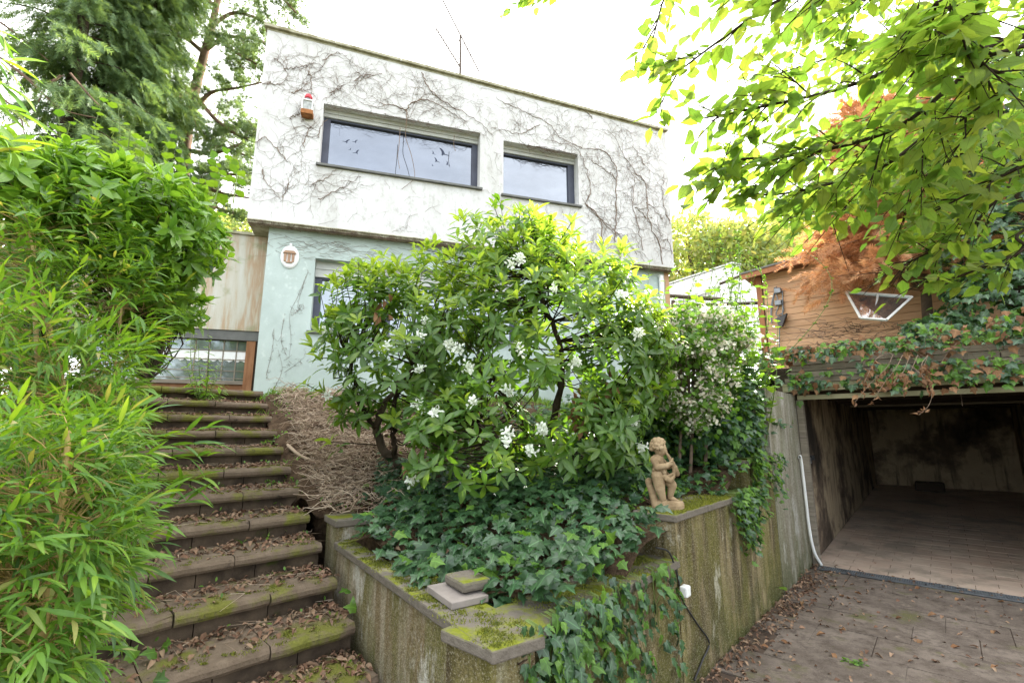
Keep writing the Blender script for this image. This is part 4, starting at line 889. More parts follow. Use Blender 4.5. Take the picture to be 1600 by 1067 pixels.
# blossoms
FL = [(665, 507), (658, 529), (705, 535), (719, 548), (606, 545), (655, 581), (731, 574), (790, 614), (741, 632), (677, 647), (655, 635), (507, 517), (511, 621), (871, 453), (800, 415), (812, 408), (972, 463), (811, 547), (894, 568), (795, 680), (847, 675), (996, 524), (989, 663), (642, 748), (790, 695), (828, 708), (850, 674), (1004, 700)]
fq = leaf_tpl([.12, .3, .55, .62, .4, 0], .25, .25); pet = []
for (x, y) in FL:
    c_ = hit(els, x, y, 1.04); o_ = unit(c_-CAM)*-1; axf = unit(o_*.7+Z*.5+rng.normal(size=3)*.25); k = rng.integers(5, 10)
    tr = unit(axf+rng.normal(size=(k, 3))*.55); b_ = c_+tr*.012
    Mx = []
    for j in range(k): Mx.append(whorl((b_[j]+tr[j]*.018)[None], tr[j][None], 5, np.array([.75]), np.array([.031]), jitter=.15))
    merged('blossom', fq, np.concatenate(Mx), LM['petal'], rh, kind=None)
foliage(rh, [('leaf', RHODO, LM['rh_old'], Mo), ('young_leaf', RHODO, LM['rh_new'], My), ('leaf', RHODO, LM['rh_old'], Mi)], 290)
trunks = [[P(868, 790, Y=4.5), P(858, 700, Y=4.45), P(872, 620, Y=4.4), P(880, 560, Y=4.4)], [P(862, 780, Y=4.5), P(835, 700, Y=4.4), P(800, 640, Y=4.3), P(770, 590, Y=4.3)], [P(870, 770, Y=4.5), P(905, 690, Y=4.4), P(950, 640, Y=4.3)],
    [P(626, 730, Y=4.9), P(600, 700, Y=4.75), P(588, 665, Y=4.6), P(604, 625, Y=4.5), P(650, 570, Y=4.4)], [P(588, 668, Y=4.6), P(565, 640, Y=4.5), P(552, 600, Y=4.45), P(548, 560, Y=4.4)], [P(618, 715, Y=4.8), P(615, 660, Y=4.6), P(620, 600, Y=4.5)], [P(858, 740, Y=4.45), P(800, 700, Y=4.1), P(745, 660, Y=3.9)],
    [P(870, 640, Y=4.4), P(880, 560, Y=4.3), P(850, 480, Y=4.3), P(830, 420, Y=4.3)]]
trc = []
for i, t_ in enumerate(trunks):
    q = curve(t_, 18); q[1:] += rng.normal(size=q[1:].shape)*.012; trc.append(q); tubes('branch', [(q, .05 if i in (0, 3) else .028, .018)], M['darkbark'] if i not in (3,) else M['bark'], rh, sides=8)
nodes = np.concatenate(trc); tw = []
allp = np.r_[p]
for k in rng.choice(len(allp), 520, replace=False):
    t_ = allp[k]; dd = np.linalg.norm(nodes-t_, axis=1)+np.clip(nodes[:, 2]-t_[2], 0, 9)*2; n0 = nodes[np.argmin(dd)]; mid = (n0+t_)/2+np.array([0, 0, -.06])+rng.normal(size=3)*.05
    tw.append((curve([n0, mid, t_], 6), .007, .003))
tubes('twigs', tw, M['darkbark'], rh, sides=4, kind='stuff')
# brown hanging dead leaves inside
q = np.array([P(x, y, Y=4.0) for x, y in [(905, 625), (900, 640), (915, 610), (928, 630), (955, 600), (900, 655), (770, 605), (590, 480), (640, 730), (900, 800), (935, 770)]]); q = np.repeat(q, 7, 0)+rng.normal(size=(77, 3))*.05
merged('dead_leaves', DRY, mats4(q, rng.normal(size=q.shape)*.25-Z, rdir(77), .09), LM['dead'], rh)

# ------------------------------------------------------------------ ivy over the planter
iv = empty('garden_ivy', xy(wl(1.2, .9), .85), 'dark green ivy carpet spilling over the planter wall in front of the statue', 'ivy')
n = 3400; s_ = rng.random(n)*2.9-.1; f_ = rng.random(n)
pts = []; nr = []
Q = []
while len(Q) < 2700:
    x, y = rng.uniform(-1.35, 1.6), rng.uniform(2.05, 4.9); v = np.array([x, y])-L0; s = v@A; off = -(v@B); t_ = (v@PD); po = v@PN
    if off < -.04 or po < .06: continue
    if s < 1.62 and off < .0: continue
    px_, py_, _ = proj(np.array([x, y, .8]))
    if px_ < 590 and py_ < 850 and rnd.random() < .85: continue
    if t_ < .75 and po < .2 and s < .34 and rnd.random() < .97: continue
    if po < .42 and t_ < .72 and s < .34: 
        if rnd.random() < .85: continue
    if s > 1.5 and off < .45 : continue
    Q.append((x, y))
Q = np.array(Q); zz = gz(Q[:, 0], Q[:, 1]); v = Q-L0; offv = -(v@B); zz = np.maximum(zz, np.where((offv < .3) & ((v@A) < 1.7), .8, 0))+.02+rng.random(len(Q))**1.5*.16
heap = .16*np.exp(-((Q[:, 0]-.35)**2+(Q[:, 1]-3.0)**2)/.35); zz += heap*rng.random(len(Q))
gp_ = np.c_[Q, zz]; dn = unit(np.c_[rng.normal(size=(len(Q), 2))*.8+np.array([-.1, -.7]), rng.normal(size=len(Q))*.25-.2]); nn = unit(Z+rng.normal(size=gp_.shape)*.38+np.array([0, -.35, 0]))
Mg = mats4(gp_, dn, nn, .05+.06*rng.random(len(Q)))
# trailing strands over the wall faces
str_, hp, hn, hd = [], [], [], []
B3, A3 = np.array([*B, 0]), np.array([*A, 0])
for k in range(52):
    s0 = rnd.choice((rnd.uniform(.14, .5), rnd.uniform(.3, 1.65), rnd.uniform(.2, .9))); ln_ = rnd.uniform(.15, .75) if s0 > .2 else rnd.uniform(.2, .5); z = .8; q = [xy(wl(s0, .02), .82), xy(wl(s0, -.03), .81)]; s = s0
    if s0 > 1.65: z = .82
    for j in range(int(ln_/.06)): z -= .06; s += rnd.gauss(0, .02); q.append(xy(wl(s, -.02-.03*rnd.random()), z))
    q = np.array(q); str_.append((q, .003, .0015))
    for e_ in q[1:]:
        for _ in range(rnd.choice((1, 1, 2))): hp.append(e_+B3*.02+rng.normal(size=3)*.02); hd.append(-Z*.8+B3*.35+rng.normal(size=3)*.35); hn.append(B3+Z*.5+rng.normal(size=3)*.3)
hp, hd, hn = map(np.array, (hp, hd, hn)); Mh = mats4(hp, hd, hn, .04+.045*rng.random(len(hp)))
yg = rng.random(len(Mg)) < np.where(gp_[:, 1] < 2.9, .16, .09); yh = rng.random(len(Mh)) < .4
tubes('stems', str_, LM['caneg'], iv, sides=3, kind='stuff')
foliage(iv, [('leaf', IVY, LM['ivy'], np.r_[Mg[~yg], Mh[~yh]]), ('leaf', IVY, LM['ivy_new'], np.r_[Mg[yg], Mh[yh]])], 290)
# undergrowth behind the statue and by the third wall section
ug = empty('ground_ivy', xy(wl(3, .9), 1.15), 'lighter green ground cover trailing over the wall between statue and garage', 'ground cover')
Q = []
while len(Q) < 3600:
    s, off = rng.uniform(1.7, 5.4), rng.uniform(.0, 2.6)
    if s < 2.75 and off < .30: continue
    if 3.4 < s < 4.15 and off < .22: continue
    Q.append(wl(s, off))
Q = np.array(Q); v = Q-L0; sv, ov = v@A, -(v@B); zz = np.maximum(gz(Q[:, 0], Q[:, 1]), np.where(sv < 3.4, 1.07, np.where(sv < 4.2, 1.3, 1.5))*(ov < .35))+.02
zz += rng.random(len(Q))**1.3*np.where(ov > .6, .38, .1); 
gp_ = np.c_[Q, zz]; dn = unit(np.c_[rng.normal(size=(len(Q), 2))+np.array([0, -.6]), rng.normal(size=len(Q))*.4]); nn = unit(Z+rng.normal(size=gp_.shape)*.45+np.array([0, -.5, 0]))
Mg = mats4(gp_, dn, nn, .035+.06*rng.random(len(Q)))
hp, hd, hn, str_ = [], [], [], []
for k in range(60):
    s0 = rnd.choice((rnd.uniform(2.7, 3.4), rnd.uniform(3.3, 4.3), rnd.uniform(2.9, 3.5))); z = (1.08 if s0 < 3.38 else 1.35); ln_ = rnd.uniform(.08, .55)*(1 if rnd.random() < .6 else .5); q = [xy(wl(s0, .1), z)]; s = s0
    for j in range(int(ln_/.05)+1): z -= .05 if j else .0; s += rnd.gauss(0, .02); q.append(xy(wl(s, -.025-.04*rnd.random()), z))
    q = np.array(q); str_.append((q, .0025, .0015))
    for e_ in q[1:]:
        for _ in range(2): hp.append(e_+B3*.02+rng.normal(size=3)*.025); hd.append(-Z*.6+B3*.5+rng.normal(size=3)*.4); hn.append(B3*.6+Z*.8+rng.normal(size=3)*.3)
hp, hd, hn = map(np.array, (hp, hd, hn)); Mh = mats4(hp, hd, hn, .035+.035*rng.random(len(hp)))
yg = rng.random(len(Mg)) < np.where((gp_[:, 2] > 1.5) | (sv < 2.6), .45, .25); yh = rng.random(len(Mh)) < .6
tubes('stems', str_, LM['caneg'], ug, sides=3, kind='stuff')
foliage(ug, [('leaf', IVY, LM['ivy'], np.r_[Mg[~yg], Mh[~yh]]), ('leaf', IVY, LM['ivy_new'], np.r_[Mg[yg], Mh[yh]])], 120)
# small weed at the foot of the wall
wd = empty('wall_foot_weed', P(1200, 935, z=0), 'small green weed growing at the foot of the wall by the driveway', 'weed')
c_ = P(1200, 930, z=.02); n = 16; pp = c_+rng.normal(size=(n, 3))*[.09, .09, .02]+Z*.1; foliage(wd, [('leaf', ROUND, LM['round'], mats4(pp, unit(pp-c_+rng.normal(size=(n, 3))*.05)*[1, 1, .2], Z+rng.normal(size=(n, 3))*.25, .09))], 20)
tubes('stem', [(np.array([c_, (c_+q_)/2+Z*.03, q_]), .003, .002) for q_ in pp], LM['caneg'], wd, sides=3, kind='stuff')
w2_ = empty('driveway_weed', P(1335, 1034, z=0), 'tiny green weed in a driveway joint', 'weed'); c_ = P(1335, 1034, z=.01); pp = c_+rng.normal(size=(30, 3))*[.03, .03, .005]
merged('leaves', SMALL, mats4(pp, rng.normal(size=(30, 3))*[1, 1, .3]+Z*.3, Z+rng.normal(size=(30, 3))*.3, .035), LM['ivy_new'], w2_)

# ------------------------------------------------------------------ shrubs right of the rhododendron
hy = empty('faded_hydrangea', P(1075, 690, Y=4.9), 'shrub with dry cream coloured flower heads behind the statue', 'shrub')
eh = [ell(1080, 590, 4.55, (.36, .3, .5)), ell(1065, 530, 4.7, (.34, .3, .33)), ell(1120, 525, 4.8, (.34, .3, .28))]
p, o = shell(eh, 430, .6, 1.05); 
fl = rng.random(len(p)) < .62; pf = p[fl]; cl = np.repeat(pf, 26, 0)+rng.normal(size=(len(pf)*26, 3))*[.04, .04, .028]
merged('flower_heads', leaf_tpl([.3, .9, .8, 0], .2, .2), mats4(cl, rdir(len(cl)), unit(Z*.5+rdir(len(cl))), .022+.014*rng.random(len(cl))), LM['faded'], hy)
pl_ = np.repeat(p, 8, 0)+rng.normal(size=(len(p)*8, 3))*.05; foliage(hy, [('leaf', ROUND, LM['ivy_new'], mats4(pl_, rdir(len(pl_))-Z*.3, Z+rng.normal(size=pl_.shape)*.5, .04+.03*rng.random(len(pl_))))], 40)
for x0, x1 in ((1078, 1085), (1060, 1066), (1100, 1095)): tubes('stem', [(curve([P(x0, 745, Y=4.7), P(x0+3, 690, Y=4.7), P(x1, 610, Y=4.8)], 10)+0, .02, .012)], M['vine'], hy, sides=6)
tubes('twigs', [(np.array([P(1078, 660, Y=4.8), (P(1078, 640, Y=4.8)+q_)/2, q_]), .005, .003) for q_ in p[::3]], M['vine'], hy, sides=3, kind='stuff')
iw = empty('shrub_ivy', P(1160, 690, Y=5.0), 'dense dark green shrub mass beside the pale garage pier', 'shrub')
ei = [ell(1150, 640, 5.0, (.5, .45, .42)), ell(1120, 670, 4.9, (.5, .4, .35)), ell(1020, 640, 5.3, (.4, .4, .4)), ell(1000, 690, 4.9, (.45, .3, .3))]
p, o = shell(ei, 3200, .5, 1.05, lambda q_: ~((proj(q_)[0] > 1190) & (proj(q_)[1] > 595))); Mi_ = mats4(p, unit(o*.6-Z*.5+rng.normal(size=p.shape)*.4)+np.array([0, -.3, 0]), o+Z*.6+rng.normal(size=p.shape)*.35, .05+.05*rng.random(len(p)))
y_ = rng.random(len(p)) < .3; foliage(iw, [('leaf', IVY, LM['ivy'], Mi_[~y_]), ('leaf', IVY, LM['ivy_new'], Mi_[y_])], 120)
def shoots(name, label, cat, specs, tpl, mat, lsize, keep, gap=.09, wob=.04, parentmat='caneg', group=None):
    base = np.array(specs[0][0]); e_ = empty(name, base, label, cat, group); ts, ps, ds, ns, ss = [], [], [], [], []
    for b_, t_, sc in specs:
        b_, t_ = np.array(b_), np.array(t_); L_ = np.linalg.norm(t_-b_); m_ = (b_+t_)/2+rng.normal(size=3)*wob*L_; q = curve([b_, m_, t_], 14); ts.append((q, .007, .002))
        k = max(3, int(L_/gap)); sd_ = unit(np.cross(t_-b_, rdir(1)[0]))
        for i in range(k):
            f = .2+.8*(i+1)/k; c_ = q[min(len(q)-1, int(f*(len(q)-1)))]; d = sd_*(1 if i % 2 else -1)+unit(t_-b_)*.35+rng.normal(size=3)*.3; ps.append(c_); ds.append(d); ns.append(Z+unit(t_-b_)*.4+rng.normal(size=3)*.3); ss.append(sc*lsize*rnd.uniform(.7, 1.2)*(1.15-.55*f))
    foliage(e_, [('leaf', tpl, mat, mats4(np.array(ps), np.array(ds), np.array(ns), np.array(ss)))], keep); tubes('stems', ts, LM[parentmat], e_, sides=4, kind='stuff'); return e_
sp_ = []
for x, y in [(1015, 410), (1040, 440), (1080, 425), (1100, 420), (1075, 470), (1120, 440), (1140, 450), (1145, 400), (1165, 470), (1180, 450), (1190, 480), (1205, 560), (1215, 500), (1150, 510), (1110, 500), (1060, 520), (1170, 540), (1205, 530), (1020, 480), (1130, 540), (1195, 580), (1090, 450), (1035, 500), (1160, 590), (1050, 425), (1070, 440), (1130, 470), (1160, 440), (1175, 510), (1100, 540), (1060, 480), (1185, 560), (1215, 590), (1145, 480), (1010, 450), (1120, 510), (1200, 450), (1150, 560), (1085, 490)]:
    Yq = rnd.uniform(4.6, 5.6); sp_.append((P(x+rnd.uniform(-25, 10)-15, 700, Y=Yq+.1), P(x, y, Y=Yq), 1.0))
shoots('hazel_sapling', 'tall thin green shoots with round leaves between house and timber cabin', 'shrub', sp_, ROUND, LM['round'], .15, 260, gap=.08)
sp_ = [(P(1140+rnd.uniform(-30, 30), 640, Y=6.4), P(rnd.gauss(1140, 30), rnd.uniform(330, 520), Y=rnd.uniform(6, 7)), 1) for _ in range(40)]
shoots('birch_seedling', 'feathery thin green twigs in front of the white building', 'shrub', sp_, SMALL, LM['ivy_new'], .05, 0, gap=.02, wob=.15)

# ------------------------------------------------------------------ bamboo
def bamboo(name, label, els, n, keep, canes, size=.12, keepf=None, droop=.35, dirb=(.5, -.35, .2)):
    e_ = empty(name, canes[0][0][0], label, 'bamboo'); p, o = shell(els, n, .45, 1.05, keepf)
    d = unit(o*.6+np.array(dirb)+rng.normal(size=p.shape)*.45); k = 6; f = np.linspace(0, 1, k)[None, :, None]
    side = unit(np.cross(d, Z+rng.normal(size=p.shape)*.2)); pp = p[:, None]+d[:, None]*f*.14; sg = np.where(np.arange(k) % 2, 1, -1)[None, :, None]*(1-f*.85)
    ld = unit(d[:, None]+side[:, None]*sg*.75+rng.normal(size=pp.shape)*.18-Z*droop*rng.random((len(p), k, 1))); nn = Z+rng.normal(size=pp.shape)*.45
    Mb = mats4(pp.reshape(-1, 3), ld.reshape(-1, 3), nn.reshape(-1, 3), size*(.6+.75*rng.random(len(p)*k)))
    foliage(e_, [('leaf', BAMBOO, LM['bamboo'], Mb)], keep)
    nodes = []
    for pts_, r in canes:
        q = curve(pts_, 30); V, T = tubes_np([(q, r, r*.7)]+[(np.array([q[i]-unit(q[1]-q[0])*.005, q[i], q[i]+unit(q[1]-q[0])*.005]), r*1.15, r*1.15) for i in range(3, len(q)-1, 4)], 8)
        link('cane', mesh_np('cane', V-world_loc(e_), T, smooth=True), e_, LM['cane']); nodes.append(q)
    nodes = np.concatenate(nodes); tw = []
    for c_ in p[rng.choice(len(p), min(len(p), 600), replace=False)]:
        dd = np.linalg.norm(nodes-c_, axis=1)+np.clip(nodes[:, 2]-c_[2]+.1, 0, 9)*2; n0 = nodes[np.argmin(dd)]; tw.append((curve([n0, (n0+c_)/2+rng.normal(size=3)*.05, c_], 6), .003, .0012))
    tubes('twigs', tw, LM['cane'], e_, sides=3, kind='stuff'); return e_
def stepclear(p):   # keep the leaves off the flight except for a slight overhang
    x, y, d = proj(p); lim = np.interp(y, [200, 330, 420, 520, 600, 700, 800, 900, 1000, 1067], [310, 335, 335, 300, 265, 250, 255, 225, 170, 165]); return (x < lim-40-34*rng.random(len(p))) & (d > .8)
eb = [ell(60, 640, 2.7, (.8, .8, .55)), ell(-60, 480, 3.2, (1.2, .9, 1.0)), ell(150, 500, 3.6, (.85, .8, .85)), ell(40, 380, 3.6, (1.2, .8, .65)), ell(200, 610, 4.2, (.7, .8, .5)), ell(-40, 320, 3.4, (.6, .6, .45))]
bamboo('bamboo_hedge', 'tall bright green bamboo hedge with drooping leaves left of the steps', eb, 3000, 290, [([P(70, 720, Y=3.2), P(55, 500, Y=3.1), P(45, 380, Y=3.1), P(20, 260, Y=3.2)], .014), ([P(118, 680, Y=3.0), P(90, 560, Y=3.0), P(60, 430, Y=3.0), P(35, 310, Y=3.0)], .012), ([P(200, 740, Y=3.6), P(180, 600, Y=3.6), P(190, 480, Y=3.6)], .012)], .12, stepclear)
eb2 = [ell(70, 790, 1.9, (.5, .45, .33)), ell(170, 740, 2.3, (.42, .4, .3)), ell(20, 930, 1.75, (.4, .4, .3)), ell(120, 850, 2.1, (.42, .4, .3)), ell(110, 960, 1.95, (.28, .3, .2)), ell(230, 730, 2.7, (.35, .35, .22))]
bamboo('low_bamboo', 'near low bamboo clump with thick cut yellow cane at the bottom left', eb2, 1350, 290, [([P(52, 1110, Y=1.75), P(75, 940, Y=1.75), P(95, 800, Y=1.75), P(108, 672, Y=1.75)], .013), ([P(50, 1060, Y=1.8), P(40, 960, Y=1.8), P(5, 890, Y=1.8)], .008), ([P(70, 1000, Y=1.85), P(78, 850, Y=1.85), P(72, 780, Y=1.85)], .006)], .092, stepclear, dirb=(.7, -.2, .15))
# single sprays reaching over the steps
bs = []
for (x0, y0, x1, y1) in [(215, 690, 345, 665), (210, 720, 330, 712), (230, 760, 320, 745), (225, 800, 305, 780), (180, 860, 265, 845), (225, 700, 330, 690), (200, 745, 300, 760)]:
    a_, b_ = P(x0, y0, Y=2.6), P(x1, y1, Y=2.5)
    for i in range(7): f = .2+.75*i/6; bs.append((a_+(b_-a_)*f, (b_-a_)+Z*rnd.gauss(.05, .12)+rng.normal(size=3)*.12))
for (x0, y0, x1, y1) in [(-30, 120, 35, 145), (-40, 200, 28, 225), (-30, 80, 20, 100), (-20, 160, 40, 180), (-30, 240, 40, 235), (-40, 30, 12, 60)]:
    a_, b_ = P(x0, y0, Y=1.7), P(x1, y1, Y=1.7)
    for i in range(6): f = i/6; bs.append((a_+(b_-a_)*f, (b_-a_)*3+Z*rnd.gauss(-.1, .12)+rng.normal(size=3)*.12))
os_ = empty('bamboo_spray', P(215, 720, Y=2.6), 'bamboo sprays with long leaves reaching over the middle steps', 'bamboo'); foliage(os_, [('leaf', BAMBOO, LM['bamboo'], mats4(np.array([b[0] for b in bs]), np.array([b[1] for b in bs]), Z+rng.normal(size=(len(bs), 3))*.4, .16))], 60)
# cherry laurel and round leaved shoots
la_ = empty('cherry_laurel', P(230, 560, Y=4.3), 'glossy broad leaved laurel bush above the bamboo by the entrance', 'shrub')
el_ = [ell(205, 345, 3.6, (.55, .45, .42)), ell(255, 390, 3.8, (.4, .45, .42)), ell(130, 300, 3.5, (.5, .4, .28)), ell(280, 360, 4.1, (.3, .4, .36)), ell(240, 480, 4.4, (.42, .4, .3)), ell(10, 270, 3.0, (.35, .3, .25))]
p, o = shell(el_, 640, .6, 1.05); ax = unit(o+Z*.5+rng.normal(size=p.shape)*.3); foliage(la_, [('leaf', LAUREL, LM['laurel'], whorl(p, ax, 8, np.full(len(p), 1.1), np.full(len(p), .135)))], 280)
tubes('branches', [(curve([P(230, 600, Y=4.3), P(225, 500, Y=4.3)+rng.normal(size=3)*.1, c_], 8), .01, .004) for c_ in p[::5]], M['bark'], la_, sides=4, kind='stuff')
sp_ = [(P(x+rnd.uniform(-20, 20), 320, Y=3.7), P(x, y, Y=Yq), 1) for x, y, Yq in [(90, 160, 3.5), (110, 190, 3.5), (165, 150, 3.6), (185, 170, 3.6), (205, 195, 3.6), (235, 210, 3.7), (270, 200, 3.8), (285, 240, 3.8), (150, 200, 3.5), (330, 240, 4.0), (350, 235, 4.0), (310, 280, 4.0), (190, 230, 3.5), (60, 215, 3.3), (120, 240, 3.4)]]
shoots('hornbeam_shoots', 'young upright shoots with round bright leaves rising above the hedge', 'shrub', sp_, ROUND, LM['round'], .12, 150, gap=.07)
# sapling in front of the entrance
sp_ = [(P(318, 640, Y=5.6), P(x, y, Y=rnd.uniform(5.3, 5.8)), 1) for x, y in [(300, 500), (325, 515), (345, 560), (310, 540), (335, 590), (290, 560), (352, 600), (305, 590), (325, 560)]]
shoots('oleander_sapling', 'small dark leaved sapling in front of the entrance window', 'shrub', sp_, leaf_tpl([.05, .22, .22, 0], .2, .2), LM['laurel'], .1, 60, gap=.03)

# ------------------------------------------------------------------ litter, twigs, grass
def onsteps(n):
    i = rng.integers(0, 12, n); P_ = np.array(SRp); r = P_[i]; nx = P_[np.minimum(i+1, 12)]; run = np.abs(((nx-r)[:, :2]@back)); f = rng.random(n)**.55; w_ = rng.random(n)*SWID*np.where(rng.random(n) < .5, 1, .5)
    w_ = np.where(rng.random(n) < .55, rng.random(n)**1.6*SWID*.8, rng.random(n)*SWID)
    q = r[:, :2]+back*(f*run*.98)[:, None]-ND*w_[:, None]+ (nx-r)[:, :2]*0; return np.c_[q, r[:, 2]+.008+rng.random(n)*.025*f]
a_ = onsteps(3200); lit = []
lw = []
while len(lw) < 560:
    s, o_ = rng.uniform(1.8, 5.6), abs(rng.normal())*.13; lw.append(xy(wl(s, -.02-o_), .006+.03*rng.random()*(o_ < .12)))
while len(lw) < 1100:
    c_ = L0+A*rng.uniform(1, 5.3)+B*rng.uniform(.1, 3.5); lw.append(xy(c_, .008))
while len(lw) < 1170: lw.append(gp(rng.uniform(-.3, .1), rng.uniform(0, 2.7), .012))
lw = np.array(lw); Qb = []
while len(Qb) < 1300:
    x, y = rng.uniform(-2.6, 1.2), rng.uniform(2.3, 6.3); v = np.array([x, y])-L0
    if v@PN > .05 and -(v@B) > .3: Qb.append((x, y))
Qb = np.array(Qb); gl_ = np.c_[Qb, gz(Qb[:, 0], Qb[:, 1])+.01+.03*rng.random(len(Qb))]
def lay(p, s, tilt=.35, tpl=DRY, mat='litter', nm='leaf_litter', up=0):
    n = len(p); o = merged(nm, tpl, mats4(p, rng.normal(size=(n, 3))*[1, 1, .12], Z+rng.normal(size=(n, 3))*tilt, s*(.5+.8*rng.random(n))), LM[mat], None); return o
props(lay(a_, .05), 'brown curled leaf litter lying on the stone steps', 'leaf litter')
props(lay(lw, .045), 'brown leaf litter along the foot of the wall and on the driveway', 'leaf litter')
props(lay(gl_, .065, .5), 'dry leaf litter on the soil under the rhododendron', 'leaf litter')
big = []
for k, (x, y) in enumerate([(1270, 905), (1312, 930), (1335, 925), (1362, 880), (1398, 900), (1438, 918), (1340, 940), (1464, 960), (1555, 985), (1290, 990), (1190, 1008), (1322, 985), (1240, 960), (1500, 935), (1570, 940), (1440, 1000), (1220, 1000), (1410, 965), (1300, 1020), (1560, 1040), (1500, 1010), (1255, 940)]):
    o = bpy.data.objects.new('fallen_leaf', tplmesh('fallen_leaf', DRY, LM['dead'])); COL.objects.link(o); c_ = P(x, y, z=.01); o.matrix_world = Matrix(mats4(c_, rng.normal(size=3)*[1, 1, .05], Z+rng.normal(size=3)*.2, .055+.03*rnd.random())[0].tolist())
    props(o, 'single dry brown leaf lying flat on the driveway slabs', 'leaf', 'dry leaves scattered on the driveway')
# dry stems heaped on the slope beside the steps
def slopexy(n):
    out = []
    while len(out) < n:
        px_ = rng.normal(500, 50) if rng.random() < .75 else rng.uniform(430, 900); y = rng.uniform(4.1, 6.4); x = (px_-800)/F*y
        v = np.array([x, y])-L0; i = int(np.argmin(np.abs(SY-y)))
        if v@PN > .03 and x > np.interp(y, SY, SXf)+.03: out.append((x, y))
    return np.array(out)
q = slopexy(4200); h = gz(q[:, 0], q[:, 1]); tl = []
for (x, y), z in zip(q, h):
    a_ = rnd.uniform(0, 6.28); l = rnd.uniform(.06, .3); k = 5; be = rnd.gauss(0, .35); c_ = np.array([x, y, z+.02+.13*rnd.random()**1.5]); pts_ = [c_]
    for j in range(k): a_ += be; c_ = c_+np.array([math.cos(a_), math.sin(a_), rnd.gauss(0, .45)])*l/k; pts_.append(c_)
    pts_ = np.array(pts_); pts_[:, 2] = np.maximum(pts_[:, 2], gz(pts_[:, 0], pts_[:, 1])+.012); tl.append((pts_, rnd.uniform(.0025, .0065), .002))
props(tubes('dry_stems', tl, LM['twig'], None, sides=3, kind='stuff'), 'heap of dry tan stems and twigs on the slope beside the steps', 'twigs')
q = onsteps(260); tl = [(np.array([c_, c_+np.r_[rng.normal(size=2)*.05, .004], c_+np.r_[rng.normal(size=2)*.1, 0]]), .002, .001) for c_ in q]
props(tubes('step_twigs', tl, LM['twig'], None, sides=3, kind='stuff'), 'thin broken twigs scattered over the stone steps', 'twigs')
o = tubes('fallen_branch', [(curve([P(440, 690, Y=5.2)+Z*.02, P(470, 712, Y=4.95), P(505, 722, Y=4.8), P(545, 716, Y=4.8)], 14), .02, .012)], LM['twig'], None, sides=6); props(o, 'curved thick brown branch lying across the heap of dry stems', 'branch')
o = tubes('short_stick', [(np.array([P(247, 880, z=.62), P(280, 875, z=.625), P(312, 862, z=.63)]), .012, .01)], LM['twig'], None, sides=6); props(o, 'short bare stick on the left of a lower step', 'stick')
# grass by the mint wall, weeds beside steps
q = []
while len(q) < 4200:
    u = rng.uniform(gu0-.3, gu0+4.5); b_ = GB-.02-abs(rng.normal())*.35; q.append(fp(u, 0, b_))
q = np.array(q); q[:, 2] = gz(q[:, 0], q[:, 1]); blade = leaf_tpl([.12, .1, 0], .1, .3)
props(merged('grass', blade, mats4(q, Z+rng.normal(size=q.shape)*.35, rdir(len(q)), .05+.08*rng.random(len(q))), LM['grass'], None), 'short bright grass strip along the foot of the mint wall', 'grass')
wq = []
for (px_, Yq, n, r) in [(447, 4.75, 60, .08), (455, 4.5, 60, .07), (430, 5.1, 30, .06), (480, 6.0, 40, .12), (460, 6.3, 60, .12), (520, 6.2, 70, .2), (450, 5.9, 60, .18), (500, 5.7, 40, .2), (430, 6.1, 50, .1), (560, 4.3, 40, .1), (650, 5.8, 200, .5), (900, 6, 200, .6)]:
    c_ = np.array([(px_-800)/F*Yq, Yq]); w_ = c_+rng.normal(size=(n, 2))*r; wq.append(np.c_[w_, gz(w_[:, 0], w_[:, 1])+.03*rng.random(n)])
wq = np.concatenate(wq); props(merged('small_weeds', SMALL, mats4(wq, Z*.4+rng.normal(size=wq.shape), Z+rng.normal(size=wq.shape)*.4, .03+.02*rng.random(len(wq))), LM['ivy_new'], None), 'tiny pale green weeds sprouting beside the steps and on the slope', 'weeds')
qs = onsteps(150); props(merged('step_weeds', SMALL, mats4(qs+Z*.02, Z*.4+rng.normal(size=qs.shape), Z+rng.normal(size=qs.shape)*.4, .03), LM['ivy_new'], None), 'tiny green seedlings growing on the stone steps', 'weeds')
li = empty('stair_ivy', P(240, 1030, z=.3), 'few pale ivy leaves creeping over the bottom left steps', 'ivy')
q = np.array([P(x, y, z=.48 if x > 200 else .6) for x, y in [(245, 1020), (262, 1010), (212, 1028), (240, 1062), (225, 975), (150, 1000), (160, 1040), (135, 1030), (100, 1050), (182, 1015), (195, 960), (70, 1040)]]+[onplane(x, y, xy(L0-PN*.015, 0), np.array([*PN, 0])) for x, y in ((550, 935), (557, 950), (547, 922))]); foliage(li, [('leaf', IVY, LM['ivy_new'], mats4(q, rng.normal(size=q.shape)*[1, .5, .4]+[.3, -.5, 0], Z+np.array([0, -.8, 0])+rng.normal(size=q.shape)*.3, .085))], 20)

